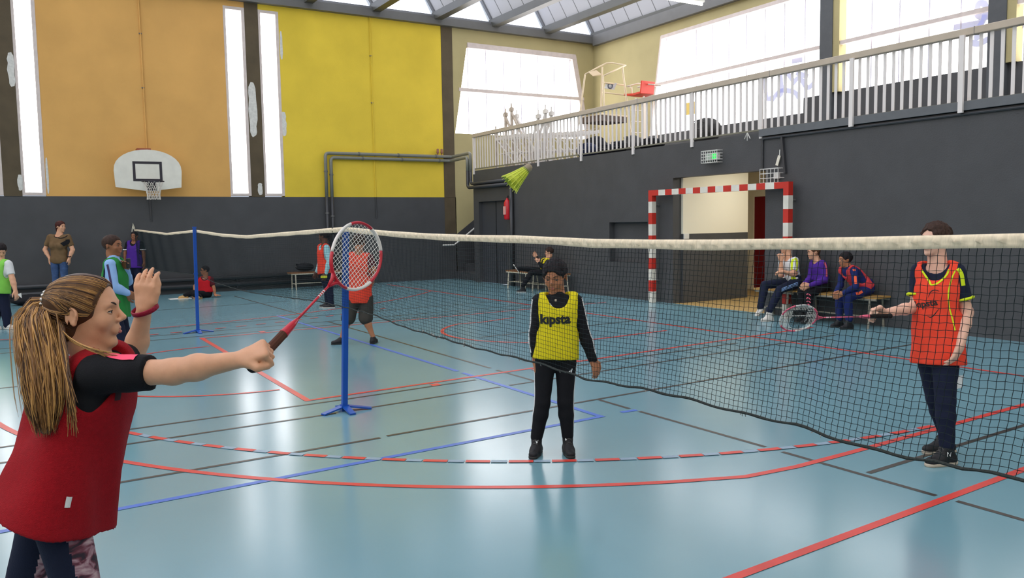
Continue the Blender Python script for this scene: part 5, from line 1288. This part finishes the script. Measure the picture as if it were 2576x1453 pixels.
racket('red, pink and white badminton racket with inked strings in the red bib boy\'s hand', atd(2243, 794, 5.035), atd(2009, 800, 4.99), UP*-.8+FW*.55, [m_rpink, m_rwhite], 0, emb2, hl=.115, hw=.105, shaft=m_rpink, nm=19, nc=22)

# ------------------------------------------------------------------ girl in the foreground
def legging_mat():
    m = bpy.data.materials.new('patterned_panel'); m.use_nodes = True; nt = m.node_tree; N = nt.nodes; b = N['Principled BSDF']
    tc = N.new('ShaderNodeTexCoord'); n = N.new('ShaderNodeTexNoise'); n.inputs['Scale'].default_value = 14; n.inputs['Detail'].default_value = 4; n.inputs['Distortion'].default_value = 1.2
    mp = N.new('ShaderNodeMapping'); mp.inputs['Scale'].default_value = (1, 1, 2.2); nt.links.new(tc.outputs['Object'], mp.inputs[0]); nt.links.new(mp.outputs[0], n.inputs[0])
    r = N.new('ShaderNodeValToRGB'); e = r.color_ramp.elements
    e[0].position = .36; e[0].color = (*lin((48, 36, 48)), 1); e[1].position = .5; e[1].color = (*lin((150, 108, 120)), 1); x = e.new(.62); x.color = (*lin((196, 164, 168)), 1); x = e.new(.44); x.color = (*lin((110, 52, 66)), 1)
    nt.links.new(n.outputs['Fac'], r.inputs[0]); nt.links.new(r.outputs[0], b.inputs['Base Color']); b.inputs['Roughness'].default_value = .8
    return m
GZ = 2.26
grip_c = atd(648, 893, 2.13)
G_ = dict(head=(220, 784), sl=(268, 905, .16), sr=(243, 941, -.10), er=(438, 934, -.13), wr=(603, 904, -.15), el=(336, 902, .36), wl=(364, 775, .29), hr_=(150, 1292, -.08), hl=(118, 1292, .09), kr=(222, 1590, -.06), kl=(36, 1580, .12), ar=(228, 1862, -.05), al=(-100, 1835, .14), tr=(330, 1905, -.03), tl=(0, 1890, .16))
def lrule(J):
    return None
GIRL = person('person', 'girl with long blond ponytail in red bib swinging a racket in the foreground', GZ, G_, 8, 1, .82, .0052, skin('skin_girl', (214, 160, 126)), [c_black], 'short', mat('red_mesh_bib_near', (158, 10, 24), .85, .25, var=.08, vscale=90, bump=.5, bscale=420), c_navy, 'long', s_white, s_sole, None, 'none',
    bibhem=.0, bibflare=1.5, H=.206, fat=.92, torso_w=1.12, loose=.35, bibfold=1.6, armhole=1.22, armlen=.05, armout=.06, bvox=.0042, gaze=(0, .02), bibextra=[(atd(258, 955, GZ+.02), atd(212, 1330, GZ), .048, .052), (atd(246, 1060, GZ+.05), atd(210, 1330, GZ+.05), .05, .055), (atd(150, 960, GZ+.02), atd(62, 1330, GZ), .05, .075)], neckcut=.066, face=True,
    hands={'r': dict(d=RT*.88+UP*.38+FW*.12, n=UP*.72-RT*.3-FW*.62, curl=(1.25, 1.3, 1.35, 1.4), tc=1.3, thumb=1, s=.82, plug=atd(654, 911, 2.115)), 'l': dict(d=UP*.98+RT*.06, n=-FW, curl=(.32, .3, .28, .34), thumb=1, spread=.04, tc=.5, s=.84, tadd=.8)})
J = GIRL; lt = J['P']; R0 = J['root']
# patterned panels of the leggings
me = J['trousers'].data; me.materials.append(legging_mat()); me.materials.append(c_white)
n_ = len(me.polygons); cen = np.zeros(n_*3); me.polygons.foreach_get('center', cen); cen = cen.reshape(-1, 3); mi = np.zeros(n_, np.int32)
for s_, hp in (('r', 'hr_'), ('l', 'hl')):
    for a, b in ((lt[hp], lt['k'+s_]), (lt['k'+s_], lt['a'+s_])):
        d = nrm(b-a); q = cen-a; t_ = q@d; f_ = nrm(J['hf']-d*(J['hf']@d)); e_ = (q-np.outer(t_, d))@f_; w_ = np.linalg.norm(q-np.outer(t_, d), axis=1)
        m_ = (t_ > -.02) & (t_ < np.linalg.norm(b-a)) & (w_ < .13)
        mi[m_ & (e_ > .028)] = 1
me.polygons.foreach_set('material_index', mi)
# pink shoulder band, white care label, dark print at the chest edge, wristband
sp = [atd(232, 889, GZ-.07), atd(255, 889, GZ-.1), atd(285, 893, GZ-.13), atd(315, 903, GZ-.14), atd(342, 908, GZ-.14)]
ribbon('sleeve_band', J['shirt'], [p+UP*.01 for p in sp], .026, mat('neon_pink', (255, 84, 118), .7, emit=0), R0, off=.003, sub=6)
ribbon('care_label', J['bib'], [atd(193, 1261, GZ-.2), atd(192, 1286, GZ-.2)], .014, c_white, R0, off=.004, sub=4)
ribbon('chest_print', J['bib'], [atd(311, 976, GZ-.12), atd(312, 995, GZ-.1), atd(311, 1013, GZ-.1)], .018, mat('dark_print', (50, 10, 16), .8), R0, off=.003, sub=4)
wv = nrm(lt['wl']-lt['el']); wb_ = lt['wl']-wv*.004+RT*.002; tt = nrm(RT*.97+UP*.22); w2 = nrm(np.cross(wv, tt))
mb = MB(); N_ = 28
for i in range(N_):
    a = 2*PI*i/N_; e = tt*math.cos(a)*.039+w2*math.sin(a)*.036
    for r_, z in ((1, -.008), (1.08, -.006), (1.08, .006), (1, .008)): mb.v.append(tuple(wb_+e*r_+nrm(np.cross(w2, tt))*-z))
for i in range(N_):
    for k in range(4): a0 = i*4+k; a1 = i*4+(k+1) % 4; b0_ = ((i+1) % N_)*4+k; b1 = ((i+1) % N_)*4+(k+1) % 4; mb.f.append((a0, a1, b1, b0_)); mb.m.append(0)
mb.build('wristband', mat('wristband_crimson', (140, 12, 44), .6, .3, bump=.3, bscale=200), R0, smooth=True)
# hair: combed cap, tied with a bead band, long loose ponytail
def strandmat(name, rgb): return mat(name, rgb, .42, .45, var=.22, vscale=28, stretch=(1, 1, .3))
hm_ = [strandmat('hair_honey', (130, 90, 48)), strandmat('hair_dark_honey', (76, 48, 26)), strandmat('hair_blond', (190, 142, 80))]
L = headlocal(J); H = J['H']; Rm = np.array([J['hf'], J['hr'], J['hu']])
K_ = SDF(*bounds([J['hc']], H*.75), .0045)
K_.ell(L(-.07, 0, .13), np.array([.465, .375, .395])*H, Rm, 0); K_.ell(L(-.2, 0, -.16), np.array([.27, .29, .30])*H, Rm, .05*H)
K_.ell(L(.50, 0, -.06), np.array([.36, .6, .47])*H, Rm, .03*H, '-'); K_.ell(L(.2, .42, -.35), np.array([.28, .25, .32])*H, Rm, .02*H, '-'); K_.ell(L(.2, -.42, -.35), np.array([.28, .25, .32])*H, Rm, .02*H, '-')
K_.ell(L(-.05, .43, -.05), np.array([.1, .12, .15])*H, Rm, .015*H, '-'); K_.ell(L(-.05, -.43, -.05), np.array([.1, .12, .15])*H, Rm, .015*H, '-')
K_.cut(L(-.05, 0, -.30), -J['hu']*.9+J['hf']*.45)
cap = K_.build('hair', hm_[1], R0)
tie = atd(112, 757, GZ-.01); TC = bvh_of(cap)
st = MB(); rr = random.Random(11)
def sfc(p, off=.002):
    l, n_2, _, _ = TC.find_nearest(Vector(p)); return np.array(l)+np.array(n_2)*off
starts = []
for i in range(900):
    sg = 1 if i % 3 else -1; u = rr.random()
    if u < .55: t_ = rr.random(); a_ = (.36-.24*t_**1.3, sg*(.02+.34*t_**.7), .44-.50*t_)      # hairline
    elif u < .75: a_ = (-.12-.3*rr.random(), sg*rr.uniform(.05, .32), -.42+.3*rr.random())      # nape
    else: t_ = rr.random(); a_ = (.2-.4*t_, sg*.36, .22-.3*t_*rr.random())                       # temple and above the ear
    starts.append(a_)
for a_ in starts:
    s0 = L(*a_); off = rr.uniform(.0003, .0030); pts = []
    for k in range(9):
        t_ = k/8; p = s0*(1-t_)+tie*t_+J['hu']*H*.10*math.sin(PI*t_)*(1 if a_[2] > 0 else -.1)+J['hr']*H*(.1*(1 if a_[1] > 0 else -1))*math.sin(PI*t_)
        q = sfc(p, off); q = q*(1-max(0, t_-.8)*4.5)+tie*(max(0, t_-.8)*4.5) if t_ > .8 else q
        pts.append(q)
    st.cur = rr.choice([0, 0, 1, 1, 2] if a_[2] > -.1 else [1, 1, 1, 0])
    w_ = rr.uniform(.0006, .0014); st.tube(pts, [w_*.5]+[w_]*7+[w_*.8], 4, caps=False)
stuff(st.build('combed_strands', hm_, R0, smooth=True))
# ponytail volume and strands
path = [(112, 757, -.01), (92, 768, -.03), (82, 800, -.06), (92, 860, -.10), (104, 930, -.13), (112, 1000, -.15), (116, 1075, -.16)]
PP = [atd(x, y, GZ+d) for x, y, d in path]; WD = [.014, .03, .045, .05, .052, .048, .034]
V_ = SDF(*bounds(PP, .08), .006)
for i in range(2, len(PP)-1): V_.cone(PP[i], PP[i+1], WD[i]*.5, WD[i+1]*.55, .01, ax=FW, fl=.62)
V_.wrinkle(.0012, 90, 2.0, (1, 1, .1)); V_.build('ponytail_core', hm_[1], R0)
PPa = np.array(PP); sv = np.linspace(0, 1, len(PP))
def pcur(t): return np.array([np.interp(t, sv, PPa[:, k]) for k in range(3)])
tails = MB()
for i in range(900):
    a = rr.uniform(0, 2*PI); rad = math.sqrt(rr.random())*.5+.5; e_ = rr.uniform(.72, 1.1) if rr.random() < .8 else rr.uniform(.45, .75); ph, fq, am = rr.uniform(0, 6), rr.uniform(5, 12), rr.uniform(.003, .009); pts = []; ws = []
    w_ = rr.uniform(.0008, .0022); ph2 = rr.uniform(0, 6)
    for k in range(15):
        t_ = k/14*e_; tt_ = min(t_, 1); c_ = pcur(tt_); w = np.interp(tt_, sv, WD); tg_ = pcur(min(tt_+.04, 1))-pcur(max(tt_-.04, 0)); NN = nrm(np.cross(FW, tg_))
        if t_ > 1: c_ = c_+(PP[-1]-PP[-2])*(t_-1)*3
        off = NN*math.cos(a)*w*rad+FW*math.sin(a)*w*.66*rad
        wave = (NN*math.sin(ph+fq*t_)+FW*math.sin(ph2+fq*t_*.8))*am*min(1, t_*3)
        tap = 1 if t_ < .85*e_ else max(.15, (e_-t_)/(.15*e_))
        pts.append(c_+off*(1 if t_ < .9 else 1-(t_-.9)*1.2)+wave); ws.append(w_*tap)
    tails.cur = rr.choice([0, 0, 0, 1, 2, 2]) if rad > .85 else rr.choice([0, 1, 1])
    tails.tube(pts, ws, 4, caps=False)
for i in range(46):   # wisps
    a = rr.uniform(0, 2*PI); pts = []; fx = rr.uniform(-.03, .02)
    for k in range(10):
        t_ = k/9*rr.uniform(.9, .93); c_ = pcur(t_); w = np.interp(t_, sv, WD)*1.25; pts.append(c_+RT*math.cos(a)*w+FW*math.sin(a)*w*.7+RT*fx*t_*t_)
    tails.cur = 2; tails.tube(pts, [.0006]*9+[.0003], 3, caps=False)
for i in range(26):   # strands falling forward over the shoulder
    z = rr.uniform(0, 1); p0, p1, p2, p3 = atd(150+20*z, 822+30*z, GZ-.08), atd(176+14*z, 858+14*z, GZ-.13), atd(222+20*z, 876+14*rr.random(), GZ-.14), atd(262+40*rr.random(), 886+14*rr.random(), GZ-.13)
    pts = []
    for t_ in np.linspace(0, 1, 10): pts.append((1-t_)**3*p0+3*(1-t_)**2*t_*p1+3*(1-t_)*t_**2*p2+t_**3*p3)
    tails.cur = rr.choice([0, 2, 2, 1]); tails.tube(pts, [.0016]*7+[.0012, .0008, .0004], 4, caps=False)
for i in range(60):   # nape to tail, hanging beside the neck
    z = rr.random(); p0, p1, p2, p3 = atd(135+25*z, 770+50*z, GZ-.07), atd(150+20*z, 850, GZ-.11), atd(160+25*rr.random(), 950, GZ-.15), atd(165+30*rr.random(), 1010+90*rr.random(), GZ-.17)
    pts = [(1-t_)**3*p0+3*(1-t_)**2*t_*p1+3*(1-t_)*t_**2*p2+t_**3*p3+RT*.003*math.sin(9*t_+z*8) for t_ in np.linspace(0, 1, 12)]
    tails.cur = rr.choice([0, 1, 1, 2]); tails.tube(pts, [rr.uniform(.001, .0022)]*9+[.0011, .0008, .0004], 4, caps=False)
stuff(tails.build('ponytail', hm_, R0, smooth=True))
bd = MB(); tax = nrm(PP[1]-J['hc']); u_ = nrm(np.cross(tax, UP)); w_ = np.cross(tax, u_)
for k in range(13):
    a = 2*PI*k/13; c_ = tie+(u_*math.cos(a)+w_*math.sin(a))*.026; r_ = .006
    bd.lathe([(0, -r_)]+[(r_*math.sin(q), -r_*math.cos(q)) for q in np.linspace(.4, PI-.4, 5)]+[(0, r_)], c_, UP, 10)
stuff(bd.build('bead_band', mat('silver_bead', (196, 190, 182), .15, .6, metal=.7), R0, smooth=True))
# ------------------------------------------------------------------ things on the gallery and along the walls
ZG = 2.89
m_hur = mat('stand_white', (226, 220, 212), .45, .4, var=.08, vscale=8); m_hur2 = mat('stand_worn', (186, 172, 156), .5, .4, var=.2, vscale=10)
def stand(x, y, h, lean, run, label, m):
    t = thing('net_stand', label, 'stand', (x, y, ZG), 'folded metal net stands')
    b = np.array([x, y, ZG]); tp = b+np.array([lean*.4, lean, h])
    MB().tube([b, tp], .04, 8).build('upright', m, t); MB().tube([tp*.92+b*.08, np.array([x+.05, y+run, ZG+.05])], .034, 8).build('strut', m, t)
    MB().tube([b+[0, 0, .03], np.array([x+.05, y+run, ZG+.03])], .034, 8).build('foot_bar', m, t)
    MB().bar(tp-[.0, .07, .06], tp+[0, .07, -.06], .07, .09).build('crank', m, t); MB().tube([tp, tp+[0, 0, .1]], .018, 8).build('top_pin', m, t)
for i, (x, y, h, l, r, m) in enumerate([(10.75, 18.55, 1.05, .05, -.7, m_hur2), (10.95, 18.35, 1.5, .12, -.9, m_hur2), (11.05, 18.22, 1.62, .1, -1.0, m_hur2), (11.15, 18.1, 1.45, .15, -1.05, m_hur), (11.0, 17.0, 1.25, -.25, .6, m_hur), (11.1, 16.85, 1.35, -.28, .65, m_hur), (11.2, 16.72, 1.3, -.22, .7, m_hur)]):
    stand(x, y, h, l, r, ['short worn net stand nearest the gallery corner', 'worn net stand with crank, tall pair before the trapezoid window', 'tallest worn net stand before the trapezoid window', 'pale net stand behind the tallest worn one', 'first of three pale stands leaning together behind the balusters', 'second of three pale stands leaning together behind the balusters', 'third of three pale stands leaning together behind the balusters'][i], m)
def hurdle(x, y, label):
    t = thing('hurdle', label, 'hurdle', (x, y, ZG), 'stacked white hurdles')
    for k in (-.45, .45):
        MB().tube([(x+.5, y+k, ZG+.02), (x, y+k, ZG+.02), (x, y+k*.96, ZG+.82)], .018, 8).build('leg', m_hur, t)
    MB().box(x-.012, x+.012, y-.55, y+.55, ZG+.76, ZG+.84).build('bar', m_hur, t); MB().tube([(x, y-.45, ZG+.4), (x, y+.45, ZG+.4)], .014, 8).build('cross_tube', m_hur, t)
    MB().tube([(x, y-.4, ZG+.1), (x, y+.4, ZG+.72)], .014, 8).build('brace', m_hur, t)
for k in range(12): hurdle(10.7+.13*k, 17.95-.13*k, 'white tubular hurdle, one of a nested row behind the corner balusters')
# umpire chair of cream tubes
def umpire():
    m = mat('cream_tube', (226, 206, 170), .45, .4); t = thing('umpire_chair', 'tall cream tubular umpire chair standing in the gallery corner', 'umpire chair', (13, 17.2, ZG))
    A, Bq, Cq, D = onX(1472, 187, 12.6), onX(1514, 172, 12.9), onX(1574, 164, 13.4), onX(1517, 191, 12.6)
    zt = (A[2]+D[2])/2
    la, lb, lc, ld = onX(1452, 355, 12.4), onX(1512, 290, 13.0), onX(1588, 345, 13.4), onX(1514, 300, 12.6)
    for p, q in ((A, onX(1448, 370, 12.4)), (Cq*.85+D*.15, onX(1590, 360, 13.4)), (onX(1515, 168, 13.0), onX(1512, 275, 13.0)), (D, onX(1520, 275, 12.6))):
        d = q-p; k = (ZG-p[2])/d[2] if d[2] < -.5 else 1; k = k if p is A or np.allclose(p, Cq*.85+D*.15) else 1
        MB().tube([p, p+d*k], .022, 8).build('leg', m, t)
    MB().tube([A, onX(1503, 170, 12.9), onX(1525, 159, 13.2), onX(1540, 158, 13.3), Cq, D], .02, 8).build('arm_rail', m, t, smooth=True)
    for y in (208, 233): MB().tube([onX(1516, y-1, 12.7), onX(1569 if y < 220 else 1572, y+6, 13.4)], .018, 8).build('back_bar', m, t)
    a, b, c, d = onX(1524, 209, 12.85), onX(1552, 209, 13.15), onX(1545, 226, 13.1), onX(1520, 222, 12.8)
    MB().prism([a, b, c, d], -FW, .012).build('plaque', mat('plaque_white', (206, 208, 204), .5), t)
    o_ = nrm(b-a); mid = (a+b+c+d)/4-FW*.016
    MB().tube([mid+o_*.06*math.cos(q)+UP*.06*math.sin(q) for q in np.linspace(0, 2*PI, 18, endpoint=False)], .014, 6, closed=True).build('emblem', mat('emblem_grey', (90, 94, 108), .5), t)
    MB().prism([onX(1482, 183, 12.6), onX(1500, 178, 12.75), onX(1514, 189, 12.6), onX(1492, 192, 12.55)], (0, 0, 1), .02).build('desk_board', mat('desk_board', (214, 188, 150), .6), t)
    P_ = [onX(1458, 296, 12.4), onX(1512, 304, 12.5), onX(1577, 292, 13.4), onX(1522, 283, 13.2)]
    z = np.mean([p[2] for p in P_]); P_ = [np.array([p[0], p[1], z]) for p in P_]
    MB().prism(P_, (0, 0, -1), .16).build('seat_deck', mat('deck_brown', (84, 66, 52), .6), t)
    MB().tube([P_[0], P_[1], P_[2], P_[3]], .022, 8, closed=True).build('deck_rail', m, t)
    MB().tube([onX(1528, 304, 12.7), np.array([12.9, 16.4, ZG])], .016, 8).build('brace', m, t); MB().tube([onX(1455, 330, 12.4), onX(1510, 322, 12.7)], .014, 8).build('step', m, t)
umpire()
def redchair():
    t = thing('high_chair', 'high umpire stand with a bright red plastic seat beside the gallery window', 'umpire chair', (13.6, 15.9, ZG)); m = mat('stand_ivory', (228, 214, 194), .45, .4); mr = mat('seat_red', (226, 62, 40), .4, .5)
    X = 13.6; y0_, y1_, zs_ = onX(1628, 238, X)[1], onX(1586, 241, X)[1], onX(1615, 239, X)[2]; zb_t = onX(1640, 202, X)[2]
    MB().prism([(X-.22, y0_, zs_), (X+.22, y0_, zs_), (X+.22, y0_-.05, zb_t), (X-.22, y0_-.05, zb_t)], (0, .98, .17), .035).build('backrest', mr, t, bevel=.012)
    MB().prism([(X-.22, y0_, zs_), (X+.22, y0_, zs_), (X+.22, y0_+.3, zs_-.02), (X+.22, y1_, zs_+.03), (X-.22, y1_, zs_+.03), (X-.22, y0_+.3, zs_-.02)], (0, 0, 1), .05).build('seat', mr, t, bevel=.012)
    for dx in (0, .35): MB().tube([onX(1590, 240, X)+[dx, 0, 0], onX(1589, 220, X)+[dx, 0, 0], onX(1577, 217, X)+[dx, 0, 0], onX(1605, 210, X)+[dx, 0, 0], onX(1646, 213, X)+[dx*.6, 0, 0]], .016, 8).build('armrest', m, t, smooth=True)
    c = onX(1625, 243, X)
    for dx, dy in ((-.25, .3), (.25, .3), (-.25, -.2), (.25, -.2)): MB().tube([(c[0]+dx*.7, c[1]+dy*.6, c[2]-.02), (c[0]+dx, c[1]+dy, ZG)], .022, 8).build('leg', m, t)
    for k in range(5): MB().tube([(c[0]-.25, c[1]+.28, ZG+.3+.28*k), (c[0]+.25, c[1]+.28, ZG+.3+.28*k)], .014, 8).build('rung', m, t)
    MB().bar((c[0]-.02, c[1]+.05, ZG+.4), (c[0]-.02, c[1]+.05, c[2]-.05), .03, .16).build('ladder_plate', m, t)
redchair()
# low dark bench on the gallery and the bags piled along it
def lowbench():
    t = thing('gallery_bench', 'low dark wooden bench along the gallery behind the bags', 'bench', (14.15, 15.4, ZG)); m = mat('bench_dark', (66, 46, 40), .6)
    MB().box(14.0, 14.3, 13.6, 17.4, ZG+.4, ZG+.45).build('seat', m, t)
    for y in (13.8, 15.5, 17.2):
        for x in (14.04, 14.26): MB().box(x-.02, x+.02, y-.02, y+.02, ZG, ZG+.4).build('leg', m_steel, t)
lowbench()
c_bag = [cloth('bag_black', (30, 30, 34)), cloth('bag_navy', (34, 40, 66)), cloth('bag_grey', (80, 78, 76))]
def bag(x, y, z, r, label, m, pat=None, seed=0, strap=True):
    t = thing('school_bag', label, 'bag', (x, y, z)); S_ = SDF((x-r[0]*1.6, y-r[1]*1.6, z-.02), (x+r[0]*1.6, y+r[1]*1.6, z+r[2]*2.4), .014)
    q = random.Random(seed); S_.ell((x, y, z+r[2]*.95), r, None, .03)
    for k in range(4): S_.ell((x+q.uniform(-.5, .5)*r[0], y+q.uniform(-.6, .6)*r[1], z+r[2]*q.uniform(.5, 1.4)), np.array(r)*.55, None, .05)
    S_.cut((x, y, z+.002), (0, 0, -1)); S_.wrinkle(.006, 45, seed)
    b = S_.build('bag_body', m, t)
    MB().tube([(x-r[0]*.5, y-r[1]*.6, z+r[2]*1.2), (x-r[0]*.9, y-r[1]*.2, z+r[2]*1.75), (x-r[0]*.9, y+r[1]*.3, z+r[2]*1.7), (x-r[0]*.5, y+r[1]*.6, z+r[2]*1.2)], .014, 6).build('strap', m, t)
    MB().tube([(x-r[0]*.95, y-r[1]*.5, z+r[2]), (x-r[0]*1.0, y, z+r[2]*1.15), (x-r[0]*.95, y+r[1]*.5, z+r[2])], .006, 5).build('zip', m_steel, t)
for i, (px, py, x, r, lab, k) in enumerate([(1478, 398, 10.62, (.2, .3, .17), 'navy school bag at the foot of the railing, first of the row', 1), (1500, 376, 11.2, (.22, .3, .28), 'black bulky bag standing under the umpire chair', 0), (1535, 385, 10.66, (.2, .36, .12), 'flat black patterned bag lying along the railing', 0), (1565, 380, 10.7, (.2, .26, .14), 'black bag slumped in front of the low bench', 0), (1592, 375, 10.8, (.2, .2, .19), 'grey and black patterned bag beside the railing post', 2), (1640, 368, 10.66, (.2, .3, .12), 'black bag with reddish lining lying right of the railing post', 0), (1775, 322, 10.75, (.22, .32, .24), 'dark grey backpack hooded over the gallery rail further right', 2)]):
    c = onX(px, py, x); bag(x, c[1], ZG, r, lab, c_bag[k], seed=i)
# bag on the end-wall bench, bags by the wall at the left, sports shoes
bag(5.9, 19.6, .44, (.22, .14, .1), 'dark patterned bag lying on the end wall bench', c_bag[0], seed=21)
c = gnd(78, 772); bag(c[0], 19.5, 0, (.34, .2, .11), 'black bag slumped on the floor by the end wall at the left', c_bag[0], seed=31)
